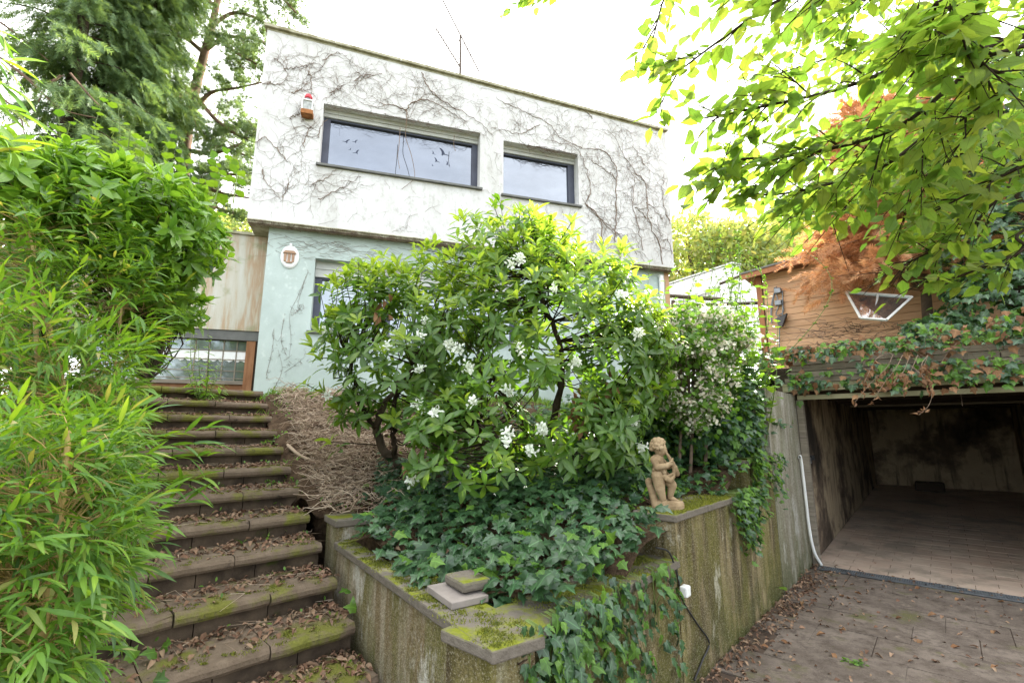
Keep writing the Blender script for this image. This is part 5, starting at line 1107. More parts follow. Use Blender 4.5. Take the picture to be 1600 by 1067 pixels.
# raised moss cushions on the step edges and the planter caps
cl = []
for i, p_ in enumerate(SRp[:11]):
    for k in range(34):
        w_ = rnd.uniform(.02, SWID); d_ = rnd.uniform(-.03, .12)*(1 if rnd.random() < .8 else 2); c_ = np.array(p_[:2])-ND*w_+back*d_; m_ = rnd.randint(14, 46)
        cl.append(np.c_[c_+rng.normal(size=(m_, 2))*rnd.uniform(.008, .022), np.full(m_, p_[2]+.001)])
for k in range(150):
    if rnd.random() < .6: c_ = L0+PD*rnd.uniform(0, plen)+PN*rnd.uniform(-.01, .2)
    else: c_ = wl(rnd.uniform(0, 1.6), rnd.uniform(-.01, .27))
    m_ = rnd.randint(25, 90); cl.append(np.c_[c_+rng.normal(size=(m_, 2))*rnd.uniform(.01, .03), np.full(m_, .789)])
for k in range(40): m_ = 50; c_ = wl(rnd.uniform(3.4, 4.1), rnd.uniform(0, .27)); cl.append(np.c_[c_+rng.normal(size=(m_, 2))*.02, np.full(m_, 1.331)])
cl = np.concatenate(cl); LM['moss'] = leafmat('moss_tuft', [(.1, .12, .02), (.2, .2, .025), (.07, .09, .02)], .9, .2)
props(merged('step_moss', leaf_tpl([.5, .35, 0], .1, .1), mats4(cl, Z+rng.normal(size=cl.shape)*.6, rdir(len(cl)), .006+.008*rng.random(len(cl))), LM['moss'], None), 'raised moss tufts on the step edges and planter caps', 'moss')
# ------------------------------------------------------------------ cherub statue
sc_ = wl(1.86, .13); S0 = xy(sc_, 1.062)
t = NT('old_statue_stone'); f = t.noise(9, 7); c = t.ramp(f, (.3, (.13, .085, .045)), (.5, (.27, .19, .11)), (.75, (.4, .3, .19)))
ao = t.n('ShaderNodeNewGeometry').outputs['Pointiness']; c = t.mix(t.step(ao, .5, .44), c, (.1, .06, .03)); t.bump(t.noise(120, 4), .3, .002); M['statue'] = t.col(c, .85, .2)  # occlusion shade of the crevices painted into the stone colour by pointiness
K = .00065
def sv(cx, cy, d=0.): return np.array([(cx-300)*K, d, (905-cy)*K])
SPH = []
def cap(a, ra, b, rb, n=7, sq=1.0):
    for f in np.linspace(0, 1, n): SPH.append((a+(b-a)*f, (ra+(rb-ra)*f)*K, sq))
cap(sv(275, 262), 68, sv(285, 285), 62, 3); cap(sv(312, 290, -.002), 36, sv(322, 305, -.002), 30, 3); cap(sv(345, 293), 9, sv(338, 275), 7, 3); cap(sv(335, 318), 14, sv(330, 325), 14, 2); cap(sv(280, 330), 34, sv(262, 365), 38, 3)
cap(sv(250, 395, 0), 66, sv(262, 450, 0), 64, 4); cap(sv(245, 395, -.02), 45, sv(270, 395, .03), 45, 4); cap(sv(262, 450), 66, sv(262, 530), 78, 5); cap(sv(258, 460, -.035), 12, sv(300, 520, -.055), 16, 6); cap(sv(200, 490, -.03), 16, sv(290, 485, -.055), 16, 6)
cap(sv(200, 385, -.035), 36, sv(228, 462, -.055), 33, 6); cap(sv(228, 462, -.055), 33, sv(320, 448, -.075), 27, 6); cap(sv(320, 448, -.075), 26, sv(365, 420, -.07), 20, 4)
for k in range(4): cap(sv(366+3*k, 412+k*7, -.075), 9, sv(392-2*k, 372+k*12, -.06), 7, 4)
cap(sv(360, 408, -.078), 9, sv(380, 398, -.08), 7, 3)
cap(sv(295, 400, .045), 34, sv(360, 465, .03), 30, 5); cap(sv(360, 465, .03), 28, sv(400, 440, .0), 22, 5)
for k in range(4): cap(sv(398, 430+k*9, -.005), 9, sv(412, 415+k*9, -.025), 7, 3)
cap(sv(345, 322, -.015), 12, sv(385, 400, -.03), 18, 6); cap(sv(385, 400, -.03), 20, sv(415, 470, -.02), 27, 5); cap(sv(415, 470, -.02), 30, sv(440, 535, -.01), 27, 5)
cap(sv(300, 560, -.045), 30, sv(350, 600, -.05), 28, 5); cap(sv(350, 600, -.05), 26, sv(392, 560, -.04), 20, 5); cap(sv(392, 560, -.04), 18, sv(405, 500, -.03), 16, 4); cap(sv(330, 560, -.05), 12, sv(380, 530, -.05), 10, 5); cap(sv(310, 590, -.06), 10, sv(370, 590, -.06), 9, 4)
cap(sv(240, 560, -.02), 68, sv(250, 690, -.03), 50, 7); cap(sv(250, 690, -.03), 48, sv(280, 810, -.025), 30, 7); cap(sv(285, 825, -.03), 26, sv(345, 848, -.055), 18, 5)
cap(sv(310, 570, .02), 62, sv(385, 650, .0), 45, 6); cap(sv(388, 655, .0), 43, sv(362, 770, .02), 30, 6); cap(sv(362, 785, .02), 28, sv(430, 820, .01), 17, 5)
for k in range(4): SPH.append((sv(350+k*5, 852, -.062+k*.008), 7*K, 1))
cap(sv(150, 645, .03), 32, sv(185, 760, .03), 36, 6); cap(sv(185, 760, .03), 36, sv(210, 870, .01), 45, 6); cap(sv(150, 625, .03), 38, sv(152, 640, .03), 34, 2)
for k in range(150):
    u = rdir(1)[0]
    if (u[0] > .3 and u[2] < .45) or u[2] < -.45: continue
    SPH.append((sv(262, 248)+u*78*K, rnd.uniform(14, 24)*K, 1))
SPH.append((sv(340, 268, -.022), 5*K, 1))
def ico():
    ph = (1+5**.5)/2; v = [(-1, ph, 0), (1, ph, 0), (-1, -ph, 0), (1, -ph, 0), (0, -1, ph), (0, 1, ph), (0, -1, -ph), (0, 1, -ph), (ph, 0, -1), (ph, 0, 1), (-ph, 0, -1), (-ph, 0, 1)]
    f = [(0, 11, 5), (0, 5, 1), (0, 1, 7), (0, 7, 10), (0, 10, 11), (1, 5, 9), (5, 11, 4), (11, 10, 2), (10, 7, 6), (7, 1, 8), (3, 9, 4), (3, 4, 2), (3, 2, 6), (3, 6, 8), (3, 8, 9), (4, 9, 5), (2, 4, 11), (6, 2, 10), (8, 6, 7), (9, 8, 1)]
    v = [np.array(a)/np.linalg.norm(a) for a in v]; out = []
    for a, b, c_ in f:
        m = []
        for p_, q_ in ((a, b), (b, c_), (c_, a)): w_ = v[p_]+v[q_]; v.append(w_/np.linalg.norm(w_)); m.append(len(v)-1)
        out += [(a, m[0], m[2]), (m[0], b, m[1]), (m[2], m[1], c_), tuple(m)]
    return np.array(v), np.array(out)
iv_, it_ = ico(); rot = R(-8); cr, sr = math.cos(rot), math.sin(rot)
VV, TT = [], []
for k, (c_, r, _) in enumerate(SPH): VV.append(iv_*(r*1.06+.0015)+c_); TT.append(it_+k*len(iv_))
VV = np.concatenate(VV); VV = np.c_[VV[:, 0]*cr-VV[:, 1]*sr, VV[:, 0]*sr+VV[:, 1]*cr, VV[:, 2]]
sta = empty('cherub_statue', S0, 'sand coloured stone cherub playing a flute on the mossy wall cap', 'statue')
body = link('figure', mesh_np('figure', VV, np.concatenate(TT), smooth=True), sta, M['statue'])
m = body.modifiers.new('remesh', 'REMESH'); m.mode = 'VOXEL'; m.voxel_size = .003; m.use_smooth_shade = True
m = body.modifiers.new('smooth', 'SMOOTH'); m.iterations = 2; m.factor = .5
base = []; nb_ = 22
for (s, h) in ((1, -.005), (1.02, .03), (.93, .052), (.8, .058)): base += [S0+np.array([(355-300)*K+.0+s*(.098+.006*math.sin(3*a))*math.cos(a), .0+s*.078*math.sin(a), h]) for a in np.linspace(0, 2*math.pi, nb_, endpoint=False)]
part('plinth', base, [(i*nb_+k, i*nb_+(k+1) % nb_, (i+1)*nb_+(k+1) % nb_, (i+1)*nb_+k) for i in range(3) for k in range(nb_)]+[tuple(range(nb_))[::-1], tuple(3*nb_+k for k in range(nb_))], M['statue'], sta)
# moss cushions on the statue's wall cap
q = []
for k in range(5200): s, o_ = rnd.uniform(1.7, 3.0), abs(rnd.gauss(0, .12)); q.append(xy(wl(s, min(o_-.015, .28)), 1.062))
q = np.array(q); props(merged('wall_moss', leaf_tpl([.4, .3, 0], .1, .1), mats4(q, Z+rng.normal(size=q.shape)*.5, rdir(len(q)), .008+.01*rng.random(len(q))), leafmat('moss', [(.14, .15, .02), (.24, .24, .03), (.09, .11, .02)], .9, .2), None), 'yellow green moss cushion along the wall cap around the statue', 'moss')

# ------------------------------------------------------------------ hornbeam branches overhead
hb = empty('hornbeam', (4.3, .9, 0), 'hornbeam with serrated yellow green leaves hanging in from the upper right', 'tree')
TB = np.array([4.3, .9, 0.]); trq = curve([TB, TB+[.05, .1, 2], TB+[-.1, .2, 4], TB+[-.2, .4, 6.5]], 20); tubes('trunk', [(trq, .16, .07)], M['bark'], hb, sides=10)
LP, LD, LN, LS, tws, lims = [], [], [], [], [], []
def spray(q, lsz, gap=.05, hang=.3, startf=.0):
    """leaves set alternately along a twig q, in a flat spray"""
    seg = np.r_[0, np.cumsum(np.linalg.norm(np.diff(q, axis=0), axis=1))]; n = max(2, int(seg[-1]/gap))
    pn = unit(Z+rng.normal(size=3)*.35)
    for i in range(n+1):
        f = startf+(1-startf)*i/n; s = f*seg[-1]; c_ = np.array([np.interp(s, seg, q[:, j]) for j in range(3)]); tg = unit(q[-1]-q[max(0, len(q)//2-1)])
        sd_ = unit(np.cross(tg, pn))*(1 if i % 2 else -1)
        d = sd_*(.9 if i < n else .1)+tg*.55+rng.normal(size=3)*.22-Z*hang*rng.random(); LP.append(c_+d*.005); LD.append(d); LN.append(pn+rng.normal(size=3)*.38+np.array([0, -.25, 0])); LS.append(lsz*rnd.uniform(.65, 1.15))
def bough(pix, r, side=8, lsz=.085, slen=.35, dens=1.0):
    """pix: (px, py, Y) points of a main bough, outer end last"""
    first = P(*pix[0][:2], Y=pix[0][2]); h = float(np.clip(first[2]+.3, 1.5, 6)); tpt = np.array([np.interp(h, trq[:, 2], trq[:, j]) for j in range(3)])
    pts_ = [tpt]+[P(x, y, Y=Y_) for x, y, Y_ in pix]; q = curve(pts_, 7*len(pts_)); lims.append((q, r, .003)); m_ = len(q)
    st_ = m_//len(pts_)
    for k in range(int(side*dens)):
        i = rnd.randrange(int(st_*.9), m_-1); tg = unit(q[i+1]-q[i]); f = (i-st_)/(m_-st_)
        sd_ = unit(np.cross(tg, Z+rng.normal(size=3)*.45))*rnd.choice((-1, 1)); L_ = slen*(1.1-.55*max(f, 0))*rnd.uniform(.6, 1.2)
        e_ = q[i]+(sd_*.75+tg*.8)*L_+np.array([0, 0, -.12*rnd.random()*L_*2]); t_ = curve([q[i], (q[i]+e_)/2+Z*.04*L_, e_], 8); tws.append((t_, .0035, .0012)); spray(t_, lsz, .042, startf=.12)
        for _ in range(rnd.choice((0, 1, 2))):
            j = rnd.randrange(2, 7); e2 = t_[j]+(unit(e_-q[i])+rng.normal(size=3)*.5)*L_*.45; t2 = curve([t_[j], (t_[j]+e2)/2, e2], 5); tws.append((t2, .002, .001)); spray(t2, lsz*.95, .042)
    spray(q[int(m_*.7):], lsz, .045)
B_ = [  # near boughs
 ([(1640, -60, 1.35), (1480, 60, 1.4), (1340, 130, 1.45), (1200, 165, 1.5), (1100, 185, 1.55)], .012, 12, .075, .3, 1),
 ([(1650, -120, 1.3), (1420, -60, 1.35), (1240, -10, 1.45), (1130, 60, 1.5), (1050, 120, 1.6)], .012, 12, .075, .28, 1),
 ([(1560, -160, 1.4), (1330, -130, 1.5), (1150, -80, 1.6), (1050, -20, 1.7), (1020, 60, 1.7)], .01, 9, .07, .3, 1),
 ([(1660, 40, 1.5), (1520, 110, 1.55), (1400, 200, 1.6), (1260, 240, 1.65), (1150, 250, 1.75), (1140, 262, 1.75)], .012, 15, .075, .33, 1),
 ([(1660, 100, 1.7), (1500, 170, 1.75), (1380, 260, 1.8), (1240, 300, 1.9), (1175, 305, 1.95)], .012, 17, .08, .36, 1),
 ([(1600, -20, 1.15), (1520, 20, 1.2), (1440, 50, 1.2)], .008, 7, .075, .2, 1),
 ([(1660, 60, 1.25), (1580, 130, 1.3), (1500, 190, 1.35)], .008, 7, .07, .22, 1),
 ([(1660, 150, 2.2), (1520, 230, 2.3), (1400, 300, 2.4), (1290, 330, 2.5), (1235, 325, 2.6)], .012, 18, .085, .45, 1),
 ([(1680, 200, 2.2), (1570, 300, 2.2), (1500, 370, 2.3), (1440, 400, 2.3), (1380, 430, 2.4)], .01, 12, .085, .32, 1),
 ([(1680, 330, 2.1), (1600, 390, 2.1), (1530, 420, 2.15), (1470, 440, 2.2), (1430, 440, 2.2)], .009, 8, .08, .22, .8),
 ([(1680, 80, 2.4), (1560, 60, 2.5), (1420, 60, 2.6), (1300, 90, 2.7), (1200, 120, 2.8)], .012, 18, .085, .5, 1),
 ([(1680, -40, 2.4), (1560, -30, 2.6), (1420, -10, 2.7), (1300, 10, 2.8), (1220, 30, 2.8)], .012, 16, .085, .5, 1),
 ([(1680, 240, 1.7), (1600, 260, 1.7), (1520, 300, 1.75), (1460, 330, 1.8)], .008, 9, .075, .25, 1),
 ([(1700, 130, 3.0), (1600, 180, 3.1), (1480, 220, 3.2), (1380, 260, 3.3), (1300, 290, 3.3)], .014, 18, .09, .6, 1),
 ([(1500, -200, 2.0), (1200, -200, 2.1), (1000, -120, 2.1), (900, -60, 2.1), (850, -10, 2.1)], .01, 3, .075, .16, 1),
]
for b_ in B_: bough(b_[0], b_[1], int(b_[2]*2.3), b_[3]*1.12, b_[4]*1.05)
spray(curve([P(880, -60, Y=2.1), P(850, -20, Y=2.1), P(800, 12, Y=2.05), P(778, 28, Y=2.05)], 8), .075, .022); spray(curve([P(900, -50, Y=2.2), P(870, -10, Y=2.15), P(815, 2, Y=2.1)], 8), .075, .022); spray(curve([P(860, -60, Y=2.1), P(845, -20, Y=2.1), P(838, 10, Y=2.05)], 8), .06, .04)
tubes('branch', [l for l in lims], M['darkbark'], hb, sides=6); tubes('twigs', tws, M['darkbark'], hb, sides=4, kind='stuff')
Mb = mats4(np.array(LP), np.array(LD), np.array(LN), np.array(LS)); hx, hy_, _ = proj(Mb[:, :3, 3]); Mb = Mb[~((hy_ > np.interp(hx, [1000, 1100, 1250, 1400, 1500], [300, 320, 345, 385, 480])) & (rng.random(len(Mb)) < .8)) & ~((hx < 1050) & (hy_ > 200))]; print('hornbeam leaves', len(Mb)); foliage(hb, [('leaf', BEECH, LM['beech'], Mb)], 300)
for k in range(6):      # the single boughs as parts too small to tell stay one
    pass

# ------------------------------------------------------------------ ivy and dead leaves on the garage roof edge
ri = empty('roof_ivy', gp(-.1, 1.2, 2.5), 'ivy with brown dead leaves draped over the timber edge of the garage roof', 'ivy')
n = 1300; b_ = rng.random(n)*4.2-.35; top = 2.53-.0*b_; q = []; dns = np.clip((b_-1.1)/2, 0, 1)
p1 = np.array([gp(-.12-.1*rng.random(), x, 2.5+rng.random()**2*(.16+.35*d_)-(rng.random() < .45)*rng.random()*.36) for x, d_ in zip(b_, dns)])
mask = (np.sin(p1[:, 0]*9+p1[:, 2]*17)+np.sin(p1[:, 0]*23)*.6+rng.normal(size=n)*.7 > .4) | (p1[:, 2] > 2.56); p1 = p1[mask]
line = np.array([gp(-.15-.05*rng.random(), x, 2.2+.07*rng.normal()) for x in np.r_[rng.random(120)*1.7, .9+rng.random(330)*3]]); p1 = np.r_[p1, line]
Fr = -A3; Mr = mats4(p1+rng.normal(size=p1.shape)*.02, -Z*.7+rng.normal(size=p1.shape)*.5+Fr*.4, Fr+Z*.7+rng.normal(size=p1.shape)*.35, .06+.05*rng.random(len(p1)))
k_ = rng.random(len(Mr)); hb_ = np.array([gp(rng.random()*.9, x, 2.5+.12*rng.random()) for x in rng.random(700)*4.5-.4])
Mt = mats4(hb_, rng.normal(size=hb_.shape), Z+rng.normal(size=hb_.shape)*.5, .06+.04*rng.random(len(hb_))); kt = rng.random(len(Mt))
foliage(ri, [('leaf', IVY, LM['ivy'], np.r_[Mr[k_ < .35], Mt[kt < .4]]), ('leaf', IVY, LM['ivy_new'], Mr[(k_ >= .35) & (k_ < .72)]), ('dead_leaf', IVY, LM['dead'], np.r_[Mr[k_ >= .72], Mt[kt >= .4]])], 280)
ts = []; dp, dd_ = [], []
for x0, y0, x1, y1 in [(1385, 575, 1336, 628), (1400, 575, 1365, 625), (1412, 580, 1395, 600), (1440, 585, 1455, 610), (1424, 578, 1410, 612), (1440, 570, 1456, 600), (1370, 560, 1350, 600)]:
    Y0 = P(x0, y0, Y=5.3); sY = 5.25-(x0-1385)*.0055
    q = curve([P(x0+10, 555, Y=sY), P(x0, y0, Y=sY-.05), P((x0+x1)/2, (y0+y1)/2-3, Y=sY-.06), P(x1, y1, Y=sY-.08)], 12); ts.append((q, .004, .002))
    for c_ in q[5:]:
        if rnd.random() < .9: dp.append(c_); dd_.append(-Z+rng.normal(size=3)*.3)
q = curve([P(1425, 572, Y=5.1), P(1445, 592, Y=5.0), P(1456, 615, Y=5.0), P(1450, 635, Y=5.0), P(1436, 648, Y=5.0)], 12); ts.append((q, .004, .002)); dp += list(q[-3:]); dd_ += [rng.normal(size=3) for _ in range(3)]
for k in range(40): b0 = rnd.uniform(-.3, 3.5); q = [gp(-.13, b0, 2.55)]; 
for k in range(60):
    c_ = gp(-.16, rnd.uniform(-.3, 3.6), rnd.uniform(2.35, 2.6)); ts.append((np.cumsum(np.vstack([c_, rng.normal(size=(6, 3))*.05+[0, 0, -.025]]), 0), .003, .0015))
tubes('stems', ts, M['vine'], ri, sides=4, kind='stuff')
dp = np.array(dp); dd_ = np.array(dd_); foliage(ri, [('dead_leaf', DRY, LM['dead'], mats4(np.repeat(dp, 2, 0)+rng.normal(size=(len(dp)*2, 3))*.015, np.repeat(dd_, 2, 0)+rng.normal(size=(len(dp)*2, 3))*.3, rdir(len(dp)*2), .05+.02*rng.random(len(dp)*2)))], 20, rest='dead_leaves')
# bare twiggy heap in front of the cabin
o = tubes('bare_twigs', [(np.cumsum(np.vstack([P(rnd.gauss(1330, 35), rnd.gauss(525, 12), Y=7.3), rng.normal(size=(6, 3))*[.06, .03, .03]+np.array([rnd.choice((-.06, .06)), 0, .01])]), 0), .006, .002) for _ in range(70)], M['vine'], None, sides=3, kind='stuff'); props(o, 'tangle of bare grey twigs on the garage roof in front of the cabin', 'twigs')

# ------------------------------------------------------------------ dead conifer and ivy clad tree
def needle_tpl(n=26, w_=.035, l=.16, flat=.5):
    V, T, uv = [], [], []
    r_ = np.random.default_rng(3)
    V += [(-.008, 0, 0), (.008, 0, 0), (0, 1, -.12)]; T.append((0, 1, 2)); uv += [(.5, 0)]*3
    for i in range(n):
        y = .06+.92*i/n; z0 = -.12*y*y; a = (1 if i % 2 else -1); ph = r_.uniform(-1, 1)*1.2*flat; ln_ = l*(1.15-.5*y)*r_.uniform(.7, 1.2); d = np.array([a*math.cos(ph)*.8, .75, math.sin(ph)*.8])*ln_
        b = np.array([0, y, z0]); k = len(V); V += [tuple(b-[0, w_*.5, 0]), tuple(b+[0, w_*.5, 0]), tuple(b+d)]; T.append((k, k+1, k+2)); uv += [(.3, 0), (.6, 0), (.5, 1)]
    return np.array(V), np.array(T), np.array(uv)
NEED = needle_tpl(26, .07, .3)
dc = empty('dead_conifer', P(1440, 520, Y=7.2), 'dead conifer with rusty orange needles behind the garage roof', 'tree')
bs, sp2, sd2 = [], [], []
t0 = P(1455, 560, Y=7.3); t1 = P(1400, 170, Y=7.3); trq2 = curve([t0, (t0+t1)/2+[.1, 0, 0], t1], 12); tubes('trunk', [(trq2, .08, .02)], M['bark'], dc, sides=8)
for k in range(270):
    f = .3+.7*rnd.random()**.8; c_ = trq2[int(f*(len(trq2)-1))]; a_ = rnd.choice((rnd.uniform(2.6, 4.0), rnd.uniform(0, 6.28))); L_ = (2.3-1.3*f)*rnd.uniform(.5, 1.1); e_ = c_+np.array([math.cos(a_)*L_, math.sin(a_)*L_*.8, rnd.uniform(.0, .4)-.1])
    q = curve([c_, (c_+e_)/2+Z*.12, e_-Z*.05], 10); bs.append((q, .014, .003))
    for j in range(3, len(q)):
        for _ in range(4): sp2.append(q[j]+rng.normal(size=3)*.03); sd2.append(unit(e_-c_)*.8+rng.normal(size=3)*.55-Z*.35)
tubes('branches', bs, M['vine'], dc, sides=4, kind='stuff'); sp2, sd2 = np.array(sp2), np.array(sd2)
merged('needle_sprays', NEED, mats4(sp2, sd2, Z+rng.normal(size=sp2.shape)*.4, .2+.14*rng.random(len(sp2))), LM['deadneedle'], dc)
it = empty('ivy_clad_tree', P(1590, 600, Y=6.3), 'trunk and crown wrapped in dark ivy at the right edge above the garage', 'tree')
tubes('trunk', [(curve([P(1600, 600, Y=6.6), P(1590, 400, Y=6.6), P(1600, 150, Y=6.6)], 10), .16, .1)], M['darkbark'], it, sides=8)
et = [ell(1590, 300, 6.3, (.75, .6, 1.1)), ell(1600, 480, 6.0, (.9, .6, .7)), ell(1540, 400, 6.2, (.55, .5, .7)), ell(1640, 150, 6.6, (1., .8, 1.0)), ell(1530, 540, 5.9, (.6, .4, .25)), ell(1470, 520, 6.0, (.5, .3, .22))]
p, o = shell(et, 5200, .7, 1.05); Mi_ = mats4(p, unit(o*.5-Z*.6+rng.normal(size=p.shape)*.4), o+Z*.4+rng.normal(size=p.shape)*.35, .07+.06*rng.random(len(p))); y_ = rng.random(len(p)) < .12
foliage(it, [('leaf', IVY, LM['ivy'], Mi_[~y_]), ('leaf', IVY, LM['ivy_new'], Mi_[y_])], 200)

# ------------------------------------------------------------------ spruces and pine on the left
def conifer(name, label, px, Yd, x_top, h, rb, seed, droop=.6, nb=130, fwd=1., sw=0., z0=2.06, tr=.16):
    b0 = P(px, 600, Y=Yd); b0[2] = z0; e_ = empty(name, b0, label, 'tree'); top = b0+np.array([x_top, 0, h]); q = curve([b0, (b0+top)/2, top], 16); tubes('trunk', [(q, tr, .05)], M['darkbark'], e_, sides=10)
    bs, sp2, sd2 = [], [], []
    for k in range(nb):
        f = rnd.uniform(.12, .98); c_ = b0+(top-b0)*f; a_ = rnd.uniform(0, 6.28); L_ = rb*(1-f*.55)*rnd.uniform(.55, 1.1); out = np.array([math.cos(a_), math.sin(a_), 0]); e2 = c_+out*L_+Z*(-.32*L_+.12)
        q = curve([c_, c_+out*L_*.5+Z*.05*L_, e2], 12); bs.append((q, .025, .005))
        for j in range(3, len(q)):
            for _ in range(3):
                l_ = rnd.uniform(.15, .7)*droop; s_ = q[j]+np.cross(out, Z)*rnd.gauss(0, .18*L_*j/len(q)); m_ = max(1, int(l_/.13))
                for i in range(m_): sp2.append(s_+np.array([rnd.gauss(0, .03), rnd.gauss(0, .03), -i*.13])); sd2.append(out*(.7 if i == 0 else .2)+np.cross(out, Z)*rnd.gauss(0, .4)-Z*rnd.uniform(.3, 1.1))
    tubes('branches', bs, M['darkbark'], e_, sides=4, kind='stuff'); sp2, sd2 = np.array(sp2), np.array(sd2)
    keepm = sp2[:, 2] < 15; sp2, sd2 = sp2[keepm], sd2[keepm]; print(name, len(sp2))
    merged('needles', NEED, mats4(sp2, sd2, Z+rng.normal(size=sp2.shape)*.5+np.array([0, -.5, 0]), .24+.14*rng.random(len(sp2))), LM['spruce'], e_); return e_
conifer('spruce', 'dark spruce with drooping sprays standing behind the hedge', 140, 9.5, .1, 12, 1.5, 1, nb=230)
conifer('spruce', 'bare lower trunk of a spruce at the left edge of the picture', 45, 8.2, -.35, 11, 1.9, 2, nb=120, tr=.19)
conifer('spruce', 'thin spruce trunk second from the left edge behind the hedge', 82, 9.0, -.2, 12, 1.9, 3, nb=130)
conifer('spruce', 'small dark spruce low behind the hedge beside the entrance apron', 290, 11, 0, 4.2, 1.3, 4, nb=90)
pt = empty('pine', P(290, 400, Y=11), 'pine with bare reddish trunk and long twisting limbs beside the house', 'tree')
def tuft(n=30):
    r_ = np.random.default_rng(5); V, T, uv = [], [], []
    for i in range(n):
        d = r_.normal(size=3); d[1] = abs(d[1])+.3; d /= np.linalg.norm(d); s_ = np.cross(d, [.3, .2, .9]); s_ = s_/np.linalg.norm(s_)*.035; k = len(V); V += [tuple(-s_), tuple(s_), tuple(d)]; T.append((k, k+1, k+2)); uv += [(.3, 0), (.6, 0), (.5, 1)]
    return np.array(V), np.array(T), np.array(uv)
TUFT = tuft(); Yp = 11.
pbase = P(285, 420, Y=Yp); pbase[2] = 2.06
trk = curve([pbase, P(288, 240, Y=Yp), P(298, 170, Y=Yp), P(318, 90, Y=Yp), P(338, 10, Y=Yp), P(350, -90, Y=Yp)], 40); tubes('trunk', [(trk, .17, .06)], M['pinebark'], pt, sides=10)
limb = [[(300, 175), (330, 145), (370, 138), (415, 128)], [(292, 235), (330, 240), (370, 228), (395, 215), (400, 205)], [(290, 262), (330, 268), (360, 273), (400, 270)], [(300, 185), (320, 215), (340, 225), (400, 250)], [(305, 150), (340, 190), (380, 215), (410, 220)], [(320, 80), (350, 60), (390, 60), (430, 75)], [(330, 40), (370, 20), (420, 40), (450, 70)], [(300, 280), (340, 300), (390, 310)], [(320, 85), (290, 60), (270, 60), (240, 80)], [(340, 0), (380, -20), (430, -10), (462, 20)], [(338, 10), (300, -10), (270, 0)], [(305, 140), (280, 150), (250, 150)], [(296, 200), (260, 230), (230, 240)], [(330, 50), (365, 80), (400, 100)], [(300, 290), (330, 320), (370, 335)], [(345, -60), (400, -60), (440, -30)], [(345, -60), (300, -50), (270, -20)], [(350, -90), (350, -120), (370, -140)]]
tl, tp, td = [], [], []
for L_ in limb:
    Ys = Yp; dY = rnd.uniform(-1.5, .8); q = curve([P(x, y, Y=Ys+dY*i/len(L_)) for i, (x, y) in enumerate(L_)], 14); tubes('limb', [(q, .06, .02)], M['pinebark'], pt, sides=6)
    for _ in range(16):
        i = rnd.randrange(3, len(q)); e_ = q[i]+rng.normal(size=3)*[.4, .5, .4]+Z*.12; t_ = curve([q[i], (q[i]+e_)/2+Z*.06, e_], 6); tl.append((t_, .01, .004))
        for c_ in t_[2:]: 
            for _ in range(5): tp.append(c_+rng.normal(size=3)*.07); td.append(unit(e_-q[i])+Z*.7+rng.normal(size=3)*.5)
    for _ in range(5): 
        c_ = q[rnd.randrange(4, len(q))]; 
tubes('twigs', tl, M['pinebark'], pt, sides=3, kind='stuff'); tp, td = np.array(tp), np.array(td); print('pine', len(tp))
merged('needles', TUFT, mats4(tp, td, rdir(len(tp)), .1+.05*rng.random(len(tp))), LM['pine'], pt)
# bare branches in front of the spruces
o = tubes('bare_branches', [(curve([P(x, y, Y=7.5) for x, y in p_], 14), .02, .008) for p_ in ([(0, 35), (40, 65), (75, 95)], [(0, 90), (50, 130), (95, 170), (150, 185)], [(20, 105), (60, 130), (100, 118)], [(95, 118), (70, 140), (60, 160)], [(110, 115), (140, 150), (155, 165)], [(0, 150), (30, 180), (40, 220)])], M['pinebark'], None, sides=5, kind='stuff'); props(o, 'bare grey dead branches crossing in front of the spruce trunks', 'branches')

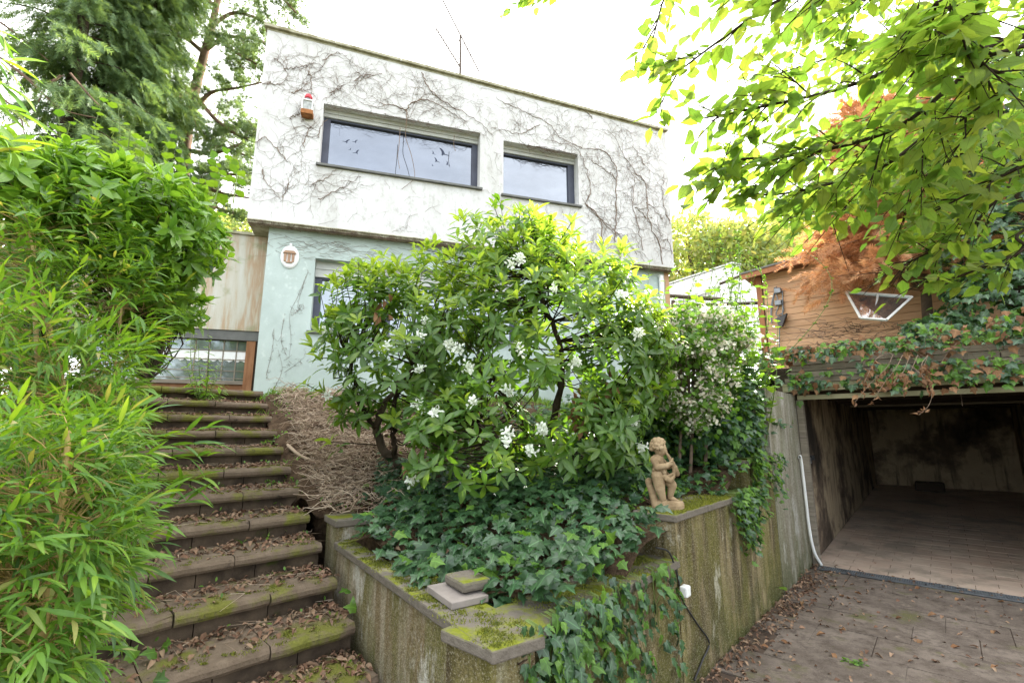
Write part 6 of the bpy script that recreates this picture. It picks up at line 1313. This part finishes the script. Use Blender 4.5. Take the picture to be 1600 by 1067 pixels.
# ------------------------------------------------------------------ broadleaved trees beyond
def bgtree(px, Yd, zc, rx, rz, label, n=9000, cols='bg', ls=.22, name='broadleaved_tree'):
    c0 = P(px, 500, Y=Yd); c0[2] = zc; g0 = np.array([c0[0], c0[1], 2.06 if Yd < 60 else 2+(Yd-60)*.12]); e_ = empty(name, g0, label, 'tree', 'trees beyond the house')
    tubes('trunk', [(curve([g0, (g0+c0)/2+[.2, 0, 0], c0+[0, 0, rz*.5]], 10), .05*rz+.08, .06)], M['bark'], e_, sides=8)
    el3 = [(c0, np.array([rx*.7, rx*.7, rz*.8]))]
    for k in range(13): u = rdir(1)[0]; u[2] *= .9; el3.append((c0+u*np.array([rx, rx, rz])*rnd.uniform(.45, .75), np.array([rx, rx, rz*.9])*rnd.uniform(.28, .45)))
    p, o = shell(el3, n, .55, 1.1); p += rng.normal(size=p.shape)*rx*.03
    lims = [(curve([g0+(c0-g0)*rnd.uniform(.4, .9), (g0+c0)/2*0+c0*.6+e3[0]*.4, e3[0]], 6), .06, .02) for e3 in el3[1:]]; tubes('branches', lims, M['bark'], e_, sides=4, kind='stuff')
    merged('crown', SMALL, mats4(p, rdir(n)-Z*.3, Z+rng.normal(size=p.shape)*.7, ls*(.6+.8*rng.random(n))), LM[cols], e_)
bgtree(1085, 22, 8.9, 3.4, 3.5, 'pale green leafy tree immediately right of the white house wall', 12000)
bgtree(1190, 20, 8.0, 3.0, 3.2, 'light green rounded tree behind the white outbuilding', 11000)
bgtree(1270, 24, 9.9, 3.2, 3.7, 'airy yellow green tree behind the timber cabin roof', 11000)
bgtree(1150, 34, 11.8, 5, 5, 'taller hazy green tree far behind the outbuilding', 9000, ls=.3)
bgtree(1380, 21, 9, 3, 3.8, 'green tree hidden behind the brown conifer', 8000)
bgtree(1490, 18, 8.6, 3, 4.2, 'tall green tree behind the ivy clad tree', 9000)
bgtree(1620, 17, 8.8, 3, 4.8, 'tall green tree beyond the right edge of the garage', 9000)
bgtree(-40, 14, 6.5, 3, 4, 'dark leafy tree behind the spruces at the left edge', 8000)
bgtree(230, 20, 7.5, 4, 3.6, 'broad green tree far behind the spruces', 9000, ls=.25)
bgtree(370, 24, 9.6, 3.4, 3.6, 'low green tree seen under the pine limbs beside the house', 8000, ls=.25)
